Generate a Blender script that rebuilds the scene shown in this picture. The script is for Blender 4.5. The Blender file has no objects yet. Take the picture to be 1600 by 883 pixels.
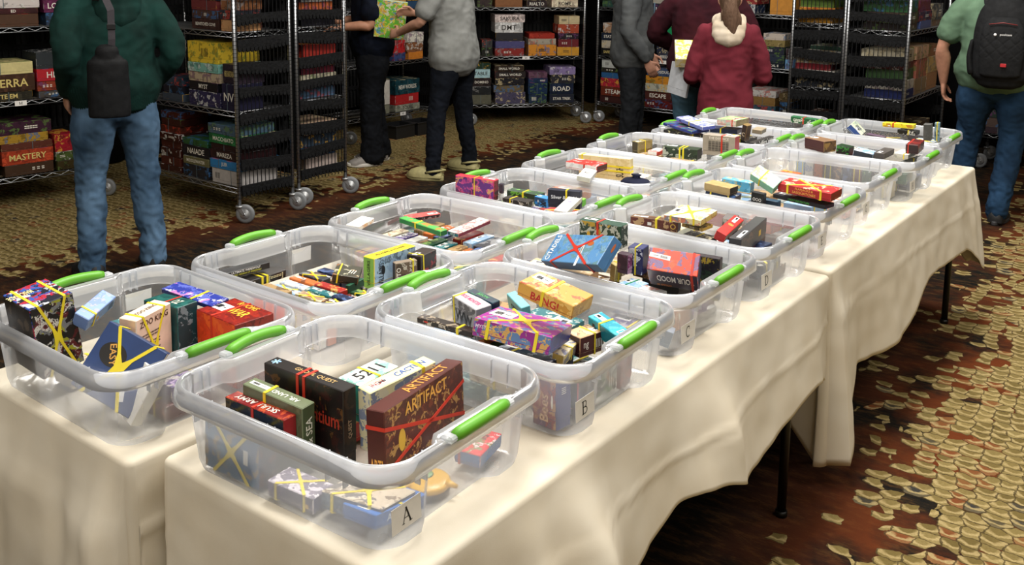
import bpy, bmesh, math, random
from mathutils import Vector, Matrix, Quaternion, noise
scene = bpy.context.scene
COL = scene.collection
PI = math.pi
# ---------------------------------------------------------------- camera
cam_data = bpy.data.cameras.new('camera')
camera = bpy.data.objects.new('camera', cam_data)
COL.objects.link(camera)
FW = Vector((-0.5974707, 0.7873301, -0.1521186)); RT = Vector((0.7955054, 0.6058426, 0.0112212)); UP = Vector((-0.1009947, 0.1143068, 0.9882985))
cm = Matrix.Identity(4)
for i in range(3):
    cm[i][0] = RT[i]; cm[i][1] = UP[i]; cm[i][2] = -FW[i]
cm[2][3] = 1.71
camera.matrix_world = cm
cam_data.sensor_width = 36; cam_data.lens = 1503.2 / 1600 * 36
cam_data.shift_y = -(441.5 - 167.09) / 1600
cam_data.clip_start = 0.05; cam_data.clip_end = 100
scene.camera = camera
# ---------------------------------------------------------------- light
world = bpy.data.worlds.new('world'); scene.world = world; world.use_nodes = True
wb = world.node_tree.nodes['Background']; wb.inputs[0].default_value = (0.9, 0.95, 1.0, 1); wb.inputs[1].default_value = 0.10
def area(loc, sx, sy, power, color=(1, .955, .89), rot=(0, 0, 0)):
    l = bpy.data.lights.new('ceiling_and_fill_light', 'AREA'); l.shape = 'RECTANGLE'; l.size = sx; l.size_y = sy
    l.energy = power; l.color = color
    o = bpy.data.objects.new('ceiling_and_fill_light', l); o.location = loc; o.rotation_euler = rot
    COL.objects.link(o); return o
for lx, ly, pw in ((-0.4, -2.2, 42), (2.4, -0.6, 22), (-3.0, -1.8, 34), (3.0, 4.2, 26), (-0.9, 0.6, 52), (-1.5, 2.7, 88), (0.9, 2.4, 34), (-1.6, 5.2, 88), (0.9, 5.6, 34), (-3.7, 1.6, 34), (-4.0, 4.6, 38), (-4.0, 7.0, 28)):  # first four: fill lamps added to brighten front faces; the rest are overhead room light
    area((lx, ly, 3.95), 1.1, 1.1, pw)
scene.view_settings.view_transform = 'Standard'
scene.view_settings.look = 'None'
scene.view_settings.gamma = 1.0
scene.view_settings.use_curve_mapping = False
scene.view_settings.exposure = 0.30
scene.cycles.transparent_max_bounces = 40
scene.cycles.max_bounces = 8
scene.cycles.caustics_reflective = False
scene.cycles.caustics_refractive = False
# ---------------------------------------------------------------- helpers
def setp(o, **k):
    for a, b in k.items():
        if b is not None: o[a] = b
    return o
MATS = {}
def srgb(c):
    if isinstance(c, str):
        c = c.lstrip('#'); c = [int(c[i:i+2], 16) / 255 for i in (0, 2, 4)]
    return tuple((x / 12.92 if x <= .04045 else ((x + .055) / 1.055) ** 2.4) for x in c[:3]) + (1,)
def node_mat(name):
    m = bpy.data.materials.new(name); m.use_nodes = True
    nt = m.node_tree
    return m, nt, nt.nodes['Principled BSDF']
def ramp(nt, stops, interp='LINEAR'):
    r = nt.nodes.new('ShaderNodeValToRGB'); cr = r.color_ramp; cr.interpolation = interp
    while len(cr.elements) < len(stops): cr.elements.new(.5)
    for e, (p, c) in zip(cr.elements, stops):
        e.position = p; e.color = c if len(c) == 4 else tuple(c) + (1,)
    return r
def L(nt, a, b): nt.links.new(a, b)
def plain(c, rough=.5, metal=0, var=.12, scale=40, coat=0):
    key = ('plain', str(c), rough, metal, var, scale)
    if key in MATS: return MATS[key]
    m, nt, b = node_mat('paint')
    col = srgb(c)
    tc = nt.nodes.new('ShaderNodeTexCoord'); n = nt.nodes.new('ShaderNodeTexNoise'); n.inputs['Scale'].default_value = scale
    L(nt, tc.outputs['Object'], n.inputs['Vector'])
    r = ramp(nt, [(.3, tuple(x * (1 - var) for x in col[:3])), (.7, tuple(min(1, x * (1 + var)) for x in col[:3]))])
    L(nt, n.outputs[0], r.inputs[0]); L(nt, r.outputs[0], b.inputs['Base Color'])
    b.inputs['Roughness'].default_value = rough; b.inputs['Metallic'].default_value = metal
    MATS[key] = m; return m
def fabric(c, c2=None, rough=.9, bump=.3, scale=14, weave=900, var=.2, stretch=(1, 1, 1)):
    key = ('fab', str(c), str(c2), scale, weave, bump)
    if key in MATS: return MATS[key]
    m, nt, b = node_mat('cloth'); col = srgb(c); col2 = srgb(c2) if c2 else tuple(x * (1 - var) for x in col[:3])
    tc = nt.nodes.new('ShaderNodeTexCoord'); n = nt.nodes.new('ShaderNodeTexNoise'); n.inputs['Scale'].default_value = scale; n.inputs['Detail'].default_value = 5
    mp = nt.nodes.new('ShaderNodeMapping'); mp.inputs['Scale'].default_value = stretch
    L(nt, tc.outputs['Object'], mp.inputs[0]); L(nt, mp.outputs[0], n.inputs['Vector'])
    r = ramp(nt, [(.35, col2[:3]), (.65, col[:3])]); L(nt, n.outputs[0], r.inputs[0]); L(nt, r.outputs[0], b.inputs['Base Color'])
    n2 = nt.nodes.new('ShaderNodeTexNoise'); n2.inputs['Scale'].default_value = weave; L(nt, tc.outputs['Object'], n2.inputs['Vector'])
    ad = nt.nodes.new('ShaderNodeMath'); ad.operation = 'MULTIPLY_ADD'; ad.inputs[1].default_value = .15
    L(nt, n2.outputs[0], ad.inputs[0]); L(nt, n.outputs[0], ad.inputs[2])
    bp = nt.nodes.new('ShaderNodeBump'); bp.inputs['Strength'].default_value = bump; bp.inputs['Distance'].default_value = .01
    L(nt, ad.outputs[0], bp.inputs['Height']); L(nt, bp.outputs[0], b.inputs['Normal'])
    b.inputs['Roughness'].default_value = rough; b.inputs['Specular IOR Level'].default_value = .2
    MATS[key] = m; return m
def art(cols, seed=0, scale=22, rough=.35, blocky=True):
    """printed cover: irregular patches of ink in the box's own colours"""
    key = ('art', tuple(cols), seed, scale)
    if key in MATS: return MATS[key]
    m, nt, b = node_mat('printed_card')
    tc = nt.nodes.new('ShaderNodeTexCoord'); mp = nt.nodes.new('ShaderNodeMapping'); mp.inputs['Location'].default_value = (seed * 3.17, seed * 1.3, seed * .7)
    L(nt, tc.outputs['Object'], mp.inputs[0])
    n0 = nt.nodes.new('ShaderNodeTexNoise'); n0.inputs['Scale'].default_value = scale * .8; n0.inputs['Detail'].default_value = 3
    L(nt, mp.outputs[0], n0.inputs['Vector'])
    mx = nt.nodes.new('ShaderNodeMix'); mx.data_type = 'VECTOR'; mx.inputs[0].default_value = .06
    L(nt, mp.outputs[0], mx.inputs[4]); L(nt, n0.outputs[1], mx.inputs[5])
    v = nt.nodes.new('ShaderNodeTexVoronoi'); v.inputs['Scale'].default_value = scale * 1.3
    L(nt, mx.outputs[1], v.inputs['Vector'])
    sep = nt.nodes.new('ShaderNodeSeparateColor'); L(nt, v.outputs['Color'], sep.inputs[0])
    md = nt.nodes.new('ShaderNodeMath'); md.operation = 'MULTIPLY_ADD'; md.inputs[1].default_value = .45
    L(nt, sep.outputs[0], md.inputs[0])
    n1 = nt.nodes.new('ShaderNodeTexNoise'); n1.inputs['Scale'].default_value = scale; n1.inputs['Detail'].default_value = 6; n1.inputs['Roughness'].default_value = .65
    L(nt, mx.outputs[1], n1.inputs['Vector'])
    m2 = nt.nodes.new('ShaderNodeMath'); m2.operation = 'MULTIPLY'; m2.inputs[1].default_value = .6; L(nt, n1.outputs[0], m2.inputs[0])
    L(nt, m2.outputs[0], md.inputs[2])
    k = len(cols)
    st = [(0 if i == 0 else .47 + .30 * (i - 1) / max(1, k - 1), tuple(.72 * a + .28 * b for a, b in zip(srgb(c), srgb(cols[0])))) for i, c in enumerate(cols)]
    r = ramp(nt, st, 'CONSTANT' if blocky else 'LINEAR'); L(nt, md.outputs[0], r.inputs[0]); L(nt, r.outputs[0], b.inputs['Base Color'])
    b.inputs['Roughness'].default_value = rough
    MATS[key] = m; return m

class MB:
    def __init__(s): s.v = []; s.f = []; s.m = []; s.mats = []; s.sm = []
    def mi(s, mat):
        if mat not in s.mats: s.mats.append(mat)
        return s.mats.index(mat)
    def add(s, vs, fs, mat, M=None, smooth=False):
        o = len(s.v)
        if M is not None: vs = [M @ Vector(p) for p in vs]
        s.v += [tuple(p) for p in vs]
        for k, f in enumerate(fs):
            s.f.append(tuple(i + o for i in f)); s.m.append(s.mi(mat[k] if isinstance(mat, list) else mat)); s.sm.append(smooth)
    def box(s, c, d, mat, M=None, ch=0):
        """chamfered box; mat may be a list for faces (+x,-x,+y,-y,+z,-z)"""
        hx, hy, hz = d[0] / 2, d[1] / 2, d[2] / 2
        T = Matrix.Translation(Vector(c))
        if M is not None: T = M @ T
        fm = mat if isinstance(mat, list) else [mat] * 6
        if ch <= 0:
            vs = [(x, y, z) for x in (-hx, hx) for y in (-hy, hy) for z in (-hz, hz)]
            fs = [(4, 6, 7, 5), (0, 1, 3, 2), (2, 3, 7, 6), (0, 4, 5, 1), (1, 5, 7, 3), (0, 2, 6, 4)]
            s.add(vs, fs, fm, T); return
        ch = min(ch, hx * .6, hy * .6, hz * .6)
        vs = []; idx = {}
        for ix, x in ((0, -1), (1, 1)):
            for iy, y in ((0, -1), (1, 1)):
                for iz, z in ((0, -1), (1, 1)):
                    for ax in range(3):
                        p = [x * (hx - ch), y * (hy - ch), z * (hz - ch)]
                        p[ax] += (x, y, z)[ax] * ch
                        idx[(ix, iy, iz, ax)] = len(vs); vs.append(p)
        fs = []; mm = []
        for ax, order in ((0, ((0, 0), (1, 0), (1, 1), (0, 1))), (1, ((0, 0), (0, 1), (1, 1), (1, 0))), (2, ((0, 0), (1, 0), (1, 1), (0, 1)))):
            for sd in (1, 0):
                o4 = order if sd else order[::-1]
                q = []
                for a, b in o4:
                    k = [a, b]; k.insert(ax, sd); q.append(idx[(k[0], k[1], k[2], ax)])
                fs.append(tuple(q)); mm.append(fm[ax * 2 + (0 if sd else 1)])
        edge = fm[4]
        for ax in range(3):
            o1, o2 = [a for a in range(3) if a != ax]
            for s1 in (0, 1):
                for s2 in (0, 1):
                    def K(t, which):
                        k = [0, 0, 0]; k[ax] = t; k[o1] = s1; k[o2] = s2; return idx[(k[0], k[1], k[2], which)]
                    fs.append((K(0, o1), K(1, o1), K(1, o2), K(0, o2))); mm.append(edge)
        for ix in (0, 1):
            for iy in (0, 1):
                for iz in (0, 1):
                    fs.append(tuple(idx[(ix, iy, iz, a)] for a in range(3))); mm.append(edge)
        s.add(vs, fs, mm, T)
    def tube(s, pts, r, mat, n=8, caps=True, M=None, sy=1.0):
        pts = [Vector(p) for p in pts]; k = len(pts)
        rs = r if isinstance(r, (list, tuple)) else [r] * k
        vs = []; up = None
        for i, p in enumerate(pts):
            t = (pts[min(i + 1, k - 1)] - pts[max(i - 1, 0)])
            t = t.normalized() if t.length > 1e-9 else Vector((0, 0, 1))
            if up is None:
                up = Vector((0, 0, 1)) if abs(t.z) < .9 else Vector((1, 0, 0))
            sx = t.cross(up)
            if sx.length < 1e-6: sx = t.cross(Vector((0, 1, 0)))
            sx.normalize(); u2 = sx.cross(t).normalized(); up = u2
            for j in range(n):
                a = 2 * PI * j / n; vs.append(p + sx * math.cos(a) * rs[i] + u2 * math.sin(a) * rs[i] * sy)
        fs = [(i * n + j, i * n + (j + 1) % n, (i + 1) * n + (j + 1) % n, (i + 1) * n + j) for i in range(k - 1) for j in range(n)]
        if caps: fs += [tuple(range(n))[::-1], tuple((k - 1) * n + j for j in range(n))]
        s.add(vs, fs, mat, M, smooth=n > 4)
    def lathe(s, prof, mat, n=24, M=None, smooth=True):
        vs = [(r * math.cos(2 * PI * j / n), r * math.sin(2 * PI * j / n), z) for r, z in prof for j in range(n)]
        k = len(prof)
        fs = [(i * n + j, i * n + (j + 1) % n, (i + 1) * n + (j + 1) % n, (i + 1) * n + j) for i in range(k - 1) for j in range(n)]
        fs += [tuple(range(n))[::-1], tuple((k - 1) * n + j for j in range(n))]
        s.add(vs, fs, mat, M, smooth)
    def prism(s, poly, z0, z1, mat, M=None):
        n = len(poly); vs = [(x, y, z0) for x, y in poly] + [(x, y, z1) for x, y in poly]
        fs = [tuple(range(n))[::-1], tuple(range(n, 2 * n))] + [(i, (i + 1) % n, n + (i + 1) % n, n + i) for i in range(n)]
        s.add(vs, fs, mat, M)
    def build(s, name, parent=None, M=None, **k):
        me = bpy.data.meshes.new(name); me.from_pydata(s.v, [], s.f)
        for m in s.mats: me.materials.append(m)
        me.polygons.foreach_set('material_index', s.m); me.polygons.foreach_set('use_smooth', s.sm)
        me.validate(); me.update()
        o = bpy.data.objects.new(name, me); COL.objects.link(o)
        if parent: o.parent = parent
        if M is not None: o.matrix_basis = M
        return setp(o, **k)
def empty(name, loc=(0, 0, 0), rz=0, M=None, **k):
    o = bpy.data.objects.new(name, None); o.empty_display_size = .05
    if M is not None: o.matrix_basis = M
    else: o.location = loc; o.rotation_euler = (0, 0, rz)
    COL.objects.link(o); return setp(o, **k)
def copy_tree(o, parent=None):
    c = o.copy(); COL.objects.link(c); c.parent = parent
    for ch in list(o.children): copy_tree(ch, c)
    return c
TXT = {}
def text_mesh(s):
    """outline of a line of lettering, normalised to height 1, width w, centred; returns verts, faces, w"""
    if s in TXT: return TXT[s]
    cu = bpy.data.curves.new('t', 'FONT'); cu.body = s; cu.resolution_u = 2; cu.offset = .014
    ob = bpy.data.objects.new('t', cu); COL.objects.link(ob)
    dg = bpy.context.evaluated_depsgraph_get(); dg.update()
    me = bpy.data.meshes.new_from_object(ob.evaluated_get(dg))
    vs = [v.co.copy() for v in me.vertices]; fs = [tuple(p.vertices) for p in me.polygons]
    bpy.data.objects.remove(ob); bpy.data.curves.remove(cu); bpy.data.meshes.remove(me)
    x0 = min(v.x for v in vs); x1 = max(v.x for v in vs); y0 = min(v.y for v in vs); y1 = max(v.y for v in vs)
    h = max(y1 - y0, .3)
    out = [((v.x - (x0 + x1) / 2) / h, (v.y - (y0 + y1) / 2) / h) for v in vs]
    TXT[s] = (out, fs, (x1 - x0) / h); return TXT[s]
def text_on(mb, s, M, w, h, mat, t=.0006):
    vs, fs, tw = text_mesh(s)
    sx = min(h, w / tw * 1.0); sy = h if tw * h <= w * 1.0 else max(h * .6, w / tw)
    sx = w / tw if tw * h > w else h
    mb.add([(x * sx, y * sy, t) for x, y in vs], fs, mat, M)
# serif capitals drawn as strokes for the paper bin labels: (polyline, thick?)
def arc(cx, cy, rx, ry, a0, a1, n=12):
    return [(cx + rx * math.cos(math.radians(a0 + (a1 - a0) * i / n)), cy + ry * math.sin(math.radians(a0 + (a1 - a0) * i / n))) for i in range(n + 1)]
SERIF = {
 'A': [([(.1, 0), (.42, 1)], .05), ([(.4, 1), (.78, 0)], .12), ([(.22, .36), (.62, .36)], .05), ([(0, .02), (.22, .02)], .04), ([(.62, .02), (.92, .02)], .04)],
 'B': [([(.14, 0), (.14, 1)], .12), ([(0, .98), (.4, .98)] + arc(.4, .76, .22, .22, 90, -90), .06), ([(.14, .53), (.4, .53)] + arc(.42, .27, .27, .25, 90, -90) + [(0, .02)], .07)],
 'C': [(arc(.42, .5, .38, .48, 55, 305, 20), .09), ([(.68, .98), (.68, .66)], .04)],
 'D': [([(.14, 0), (.14, 1)], .12), ([(0, .98), (.35, .98)] + arc(.35, .5, .42, .48, 90, -90, 16) + [(0, .02)], .08)],
 'E': [([(.14, 0), (.14, 1)], .12), ([(0, .98), (.64, .98), (.64, .78)], .05), ([(.14, .52), (.5, .52)], .05), ([(.5, .64), (.5, .4)], .04), ([(0, .02), (.66, .02), (.68, .26)], .05)],
 'G': [(arc(.42, .5, .38, .48, 55, 320, 20), .09), ([(.7, .12), (.7, .42)], .1), ([(.52, .42), (.84, .42)], .04), ([(.68, .98), (.68, .68)], .04)],
 'H': [([(.14, 0), (.14, 1)], .12), ([(.72, 0), (.72, 1)], .12), ([(.14, .5), (.72, .5)], .05)] + [([(a, b), (a + .28, b)], .04) for a in (0, .58) for b in (.02, .98)],
}
def stroke(mb, pts, w, mat, M):
    for a, b in zip(pts[:-1], pts[1:]):
        a = Vector((*a, 0)); b = Vector((*b, 0)); d = (b - a)
        if d.length < 1e-6: continue
        d.normalize(); n = Vector((-d.y, d.x, 0)) * w / 2; e = d * w * .25
        mb.add([a - n - e, b - n + e, b + n + e, a + n - e], [(0, 1, 2, 3)], mat, M)
# ---------------------------------------------------------------- room
def carpet_mat():
    m, nt, b = node_mat('patterned_carpet'); N = nt.nodes.new
    tc = N('ShaderNodeTexCoord')
    def math_(op, a, bb=None, clamp=False):
        x = N('ShaderNodeMath'); x.operation = op; x.use_clamp = clamp
        for i, q in enumerate((a, bb)):
            if q is None: continue
            if isinstance(q, (int, float)): x.inputs[i].default_value = q
            else: L(nt, q, x.inputs[i])
        return x.outputs[0]
    def noise_(vec, sc, det=4, rough=.6):
        n = N('ShaderNodeTexNoise'); n.inputs['Scale'].default_value = sc; n.inputs['Detail'].default_value = det; n.inputs['Roughness'].default_value = rough
        L(nt, vec, n.inputs['Vector']); return n.outputs[0]
    def mixc(f, a, c):
        x = N('ShaderNodeMix'); x.data_type = 'RGBA'
        for i, q in ((0, f), (6, a), (7, c)):
            if isinstance(q, (int, float)): x.inputs[i].default_value = q
            elif isinstance(q, tuple): x.inputs[i].default_value = q
            else: L(nt, q, x.inputs[i])
        return x.outputs[2]
    # woven pebbles laid in rows
    wob = N('ShaderNodeTexNoise'); wob.inputs['Scale'].default_value = 3.2; L(nt, tc.outputs['Object'], wob.inputs['Vector'])
    mxv = N('ShaderNodeMix'); mxv.data_type = 'VECTOR'; mxv.inputs[0].default_value = .07
    wb2 = N('ShaderNodeTexNoise'); wb2.inputs['Scale'].default_value = 45; L(nt, tc.outputs['Object'], wb2.inputs['Vector'])
    mx2 = N('ShaderNodeMix'); mx2.data_type = 'VECTOR'; mx2.inputs[0].default_value = .018
    L(nt, tc.outputs['Object'], mx2.inputs[4]); L(nt, wb2.outputs[1], mx2.inputs[5])
    L(nt, mx2.outputs[1], mxv.inputs[4]); L(nt, wob.outputs[1], mxv.inputs[5])
    mp = N('ShaderNodeMapping'); mp.inputs['Rotation'].default_value = (0, 0, math.radians(-4)); mp.inputs['Scale'].default_value = (17, 22, 1)
    L(nt, mxv.outputs[1], mp.inputs[0])
    v = N('ShaderNodeTexVoronoi'); v.voronoi_dimensions = '2D'; v.inputs['Scale'].default_value = 1; v.inputs['Randomness'].default_value = .5
    L(nt, mp.outputs[0], v.inputs['Vector'])
    ve = N('ShaderNodeTexVoronoi'); ve.voronoi_dimensions = '2D'; ve.feature = 'DISTANCE_TO_EDGE'; ve.inputs['Scale'].default_value = 1; ve.inputs['Randomness'].default_value = .55
    L(nt, mp.outputs[0], ve.inputs['Vector'])
    sc = N('ShaderNodeSeparateColor'); L(nt, v.outputs['Color'], sc.inputs[0])
    # broad bands of pebbles running along the room
    sx = N('ShaderNodeSeparateXYZ'); L(nt, tc.outputs['Object'], sx.inputs[0])
    right = math_('MULTIPLY', math_('ADD', math_('ADD', sx.outputs[0], math_('MULTIPLY', math_('SUBTRACT', sx.outputs[1], 3), .07)), .95), 1.8)
    left = math_('MULTIPLY', math_('SUBTRACT', -5.1, sx.outputs[0]), 1.6)
    band = math_('MAXIMUM', right, left)
    band = math_('MINIMUM', band, 1.15)
    n2 = noise_(tc.outputs['Object'], 1.6, 3)
    band = math_('ADD', band, math_('MULTIPLY', math_('SUBTRACT', n2, .5), 1.5))
    band = math_('ADD', band, math_('MULTIPLY', math_('SUBTRACT', sc.outputs[0], .5), .9))
    inb = math_('GREATER_THAN', band, .28)
    gap = math_('LESS_THAN', v.outputs['Distance'], math_('ADD', .60, math_('MULTIPLY', band, .12)))
    mask = math_('MULTIPLY', inb, gap)
    rc = ramp(nt, [(0, srgb('#7e6f45')), (.3, srgb('#6a5c36')), (.55, srgb('#8a7a4e')), (.72, srgb('#74643c')), (.84, srgb('#7a4228')), (.955, srgb('#2b3036'))], 'CONSTANT')
    L(nt, sc.outputs[1], rc.inputs[0])
    # pale yarn along one side of every pebble
    dv = N('ShaderNodeVectorMath'); dv.operation = 'SUBTRACT'; L(nt, mp.outputs[0], dv.inputs[0]); L(nt, v.outputs['Position'], dv.inputs[1])
    ds = N('ShaderNodeSeparateXYZ'); L(nt, dv.outputs[0], ds.inputs[0])
    rim = ramp(nt, [(.10, (0, 0, 0)), (.24, (1, 1, 1)), (.46, (1, 1, 1)), (.56, (.2, .2, .2))]); L(nt, math_('SUBTRACT', math_('MULTIPLY', v.outputs['Distance'], .9), math_('MULTIPLY', ds.outputs[1], .9)), rim.inputs[0])
    line = math_('LESS_THAN', ve.outputs['Distance'], .045)
    peb = mixc(math_('MULTIPLY', rim.outputs[0], .75), rc.outputs[0], srgb('#bfab7a'))
    fine = noise_(tc.outputs['Object'], 140, 3)
    peb = mixc(math_('MULTIPLY', math_('SUBTRACT', fine, .3), 1.1, True), peb, srgb('#57461f'))
    peb = mixc(math_('MULTIPLY', math_('SUBTRACT', noise_(tc.outputs['Object'], 5, 4), .42), 1.2, True), peb, srgb('#8c7a4a'))
    peb = mixc(math_('MULTIPLY', line, .75), peb, srgb('#33291a'))
    # ground between: streaked brown, rust and charcoal
    ms = N('ShaderNodeMapping'); ms.inputs['Rotation'].default_value = (0, 0, math.radians(-30)); ms.inputs['Scale'].default_value = (1, 3.2, 1); L(nt, tc.outputs['Object'], ms.inputs[0])
    g1 = noise_(ms.outputs[0], 9, 6, .75)
    g2 = ramp(nt, [(.40, srgb('#131312')), (.52, srgb('#221c15')), (.60, srgb('#43301c')), (.68, srgb('#22221d'))]); L(nt, g1, g2.inputs[0])
    rust = ramp(nt, [(.40, (0, 0, 0)), (.56, (1, 1, 1))]); L(nt, noise_(tc.outputs['Object'], 2.3, 5), rust.inputs[0])
    nearb = math_('ADD', math_('MULTIPLY', math_('MAXIMUM', right, left), 1.0), .50, True)
    ground = mixc(math_('MULTIPLY', math_('MULTIPLY', rust.outputs[0], nearb), .75), g2.outputs[0], srgb('#6e3517'))
    olive = math_('SUBTRACT', band, .35, True); ground = mixc(math_('MULTIPLY', olive, .9), ground, srgb('#4a3f24'))
    L(nt, mixc(mask, ground, peb), b.inputs['Base Color'])
    b.inputs['Roughness'].default_value = .95; b.inputs['Specular IOR Level'].default_value = .1
    bp = N('ShaderNodeBump'); bp.inputs['Strength'].default_value = .5; bp.inputs['Distance'].default_value = .006
    L(nt, math_('ADD', math_('MULTIPLY', mask, .7), math_('MULTIPLY', fine, .5)), bp.inputs['Height']); L(nt, bp.outputs[0], b.inputs['Normal'])
    return m
fl = MB(); fl.box((-2, 6, -.05), (16, 20, .1), carpet_mat()); fl.build('floor', kind='structure')
wallm = plain('#2a2622', .9, var=.06, scale=3)
for nm, c, d in (('wall_back', (-2, 14.1, 2.05), (16, .2, 4.1)), ('wall_left', (-10.1, 6, 2.05), (.2, 20, 4.1)), ('wall_right', (6.1, 6, 2.05), (.2, 20, 4.1)), ('wall_front', (-2, -4.1, 2.05), (16, .2, 4.1))):
    w = MB(); w.box(c, d, wallm if nm != 'wall_front' else plain('#b8a98c', .9, var=.05, scale=3)); w.build(nm, kind='structure')
def dark_backing(x0, y0, x1, y1, label):  # added black folded sheet that stands in for the shade behind the racks
    m = MB(); n = 260; h = 3.2; vs = []; dx, dy = x1 - x0, y1 - y0; l = math.hypot(dx, dy); nx, ny = -dy / l, dx / l
    for r in range(7):
        for i in range(n + 1):
            t = i / n; s = l * t; o = .045 * math.sin(s * 21 + .8 * math.sin(s * 3)) * (.4 + .1 * r)
            vs.append((x0 + dx * t + nx * o, y0 + dy * t + ny * o, .01 + h * (6 - r) / 6))
    k = n + 1; m.add(vs, [(r * k + i, r * k + i + 1, (r + 1) * k + i + 1, (r + 1) * k + i) for r in range(6) for i in range(n)], fabric('#0e0e10', '#09090a', .95, bump=.1), smooth=True)
    o = m.build('dark_backing_sheet', label=label, category='dark_backing'); s_ = o.modifiers.new('s', 'SOLIDIFY'); s_.thickness = .003
dark_backing(-7.35, 1.0, -7.35, 9.7, 'black floor-length sheet added for the darkness behind the left-hand racks')
dark_backing(-7.3, 9.75, 1.6, 9.75, 'black floor-length sheet added for the darkness behind the back racks')
ce = MB(); ce.box((-2, 6, 4.15), (16, 20, .1), plain('#cfc8ba', .9, var=.04, scale=2)); ce.build('ceiling', kind='structure')
# ---------------------------------------------------------------- tables and cloths
TZ = .74
linen = fabric('#e2dac8', '#dcd2bd', .85, bump=.12, scale=7, weave=700)
def table_cloth(x0, x1, y0, y1, Lf, flare, fold, seed, label, out_ok):
    """cloth over a box top: perimeter rings run from the middle of the top, over the edge and down to the hem"""
    r = .018; N = 640; per = []
    W, H = x1 - x0, y1 - y0
    segs = [((x1, y0 + r), (x1, y1 - r), (1, 0)), ((x1 - r, y1), (x0 + r, y1), (0, 1)), ((x0, y1 - r), (x0, y0 + r), (-1, 0)), ((x0 + r, y0), (x1 - r, y0), (0, -1))]
    cs = [(x1 - r, y1 - r), (x0 + r, y1 - r), (x0 + r, y0 + r), (x1 - r, y0 + r)]
    tot = 2 * (W + H)
    for i, (a, b, n) in enumerate(segs):
        ln = math.dist(a, b); k = int(N * ln / tot)
        for j in range(k + 1):
            t = j / k; per.append(((a[0] + (b[0] - a[0]) * t, a[1] + (b[1] - a[1]) * t), n, i, t))
        a0 = math.atan2(n[1], n[0])
        for j in range(1, 12):
            an = a0 + PI / 2 * j / 12
            per.append(((cs[i][0] + r * math.cos(an), cs[i][1] + r * math.sin(an)), (math.cos(an), math.sin(an)), i + .5, j / 12))
    n = len(per); vs = []; rows = 0
    cx, cy = (x0 + x1) / 2, (y0 + y1) / 2
    # top: rings towards a medial line so quads stay square-ish
    for s in (0, .35, .6, .8, .88):
        for (p, nn, sd, t) in per:
            mx = min(max(p[0], cx - .02), cx + .02); my = min(max(p[1], y0 + W / 2), y1 - W / 2)
            x = mx + (p[0] - mx) * s; y = my + (p[1] - my) * s
            z = TZ + .0008 * noise.noise(Vector((x * 6, y * 6, seed)))
            vs.append((x, y, z))
        rows += 1
    e = .012
    for ins in (.0165,):
        for (p, nn, sd, t) in per:
            vs.append((p[0] - nn[0] * ins, p[1] - nn[1] * ins, TZ))
        rows += 1
    for an in (0, 30, 60, 90):
        a = math.radians(an)
        for (p, nn, sd, t) in per:
            vs.append((p[0] - nn[0] * e + nn[0] * e * math.sin(a), p[1] - nn[1] * e + nn[1] * e * math.sin(a), TZ - e + e * math.cos(a)))
        rows += 1
    M = 26
    for q in range(1, M + 1):
        f = q / M
        for k, (p, nn, sd, t) in enumerate(per):
            Ld = Lf(sd, t, p); d = Ld * f
            fr = flare(sd, t); am = fold(sd, t)
            s = k / n * tot
            w = noise.noise(Vector((s * 5.2, seed * 7.1, d * .8))) + .45 * noise.noise(Vector((s * 13, seed * 3.3, d * 1.5)))
            cor = abs(sd - int(sd) - .5) < .01
            o = fr * d + am * max(0, w + .35) * min(1, d / .16) ** 1.2 + .0035 * noise.noise(Vector((p[0] * 9, p[1] * 9, d * 14 + seed))) * min(1, d / .05) + .0035 * math.exp(-((d - .135 - .006 * math.sin(p[1] * 3)) / .007) ** 2) * (sd in (0, 3))
            tx, ty = -nn[1], nn[0]
            sh = am * .9 * noise.noise(Vector((s * 5.2 + 40, seed, d))) * min(1, d / .2)
            vs.append((p[0] + nn[0] * o + tx * sh, p[1] + nn[1] * o + ty * sh, max(.004, TZ - e - d)))
        rows += 1
    fs = [(i * n + j, i * n + (j + 1) % n, (i + 1) * n + (j + 1) % n, (i + 1) * n + j) for i in range(rows - 1) for j in range(n)]
    fs = [f[::-1] for f in fs]
    mb = MB(); mb.add(vs, fs, linen, smooth=True)
    o = mb.build('tablecloth', label=label, category='tablecloth', group='cream tablecloths on the long tables')
    md = o.modifiers.new('thick', 'SOLIDIFY'); md.thickness = .0015; md.offset = -1
    return o
def sm(t, a, b): t = min(1, max(0, (t - a) / (b - a))); return t * t * (3 - 2 * t)
def bump(t, c, w): return math.exp(-((t - c) / w) ** 2)
# sides: 0 = +x, 1 = +y, 2 = -x, 3 = -y ; .5 = corner after the side
def Lr(sd, t, p):          # nearer right table
    y = p[1]
    if sd == 0: return .26 + .12 * math.sin((y - 1.0) * 4.4) * bump(y, 1.3, .5) - .03 * bump(y, 1.95, .15) + .05 * bump(y, 2.2, .3) + .07 * sm(y, 2.7, 2.93) + .28 * sm(1.5 - y, .1, .5)
    if sd == .5: return .33 + .0 * t
    if sd == 1: return .33
    if sd == 2: return .30
    if sd == 2.5: return .64
    if sd == 3: return .62
    return .66
def Fr(sd, t):
    if sd in (1, 1.5, 2, .5): return 0.0
    if sd == 0: return .15 * sm(t, 0, .2) * (1 - sm(t, .9, 1)) + .03 + .20 * bump(t, .235, .030) + .14 * bump(t, .50, .035) - .05 * bump(t, .30, .04)
    return .05 if sd != 2.5 else .02
def fo(sd, t):
    if sd == 0: return .045 * sm(t, .02, .1) * (1 - sm(t, .55, .7)) + .008 * (1 - sm(t, .9, 1))
    if sd in (1, 1.5, 2, .5): return 0
    if sd == 3: return .012 * sm(t, .03, .2)
    return .0
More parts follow.
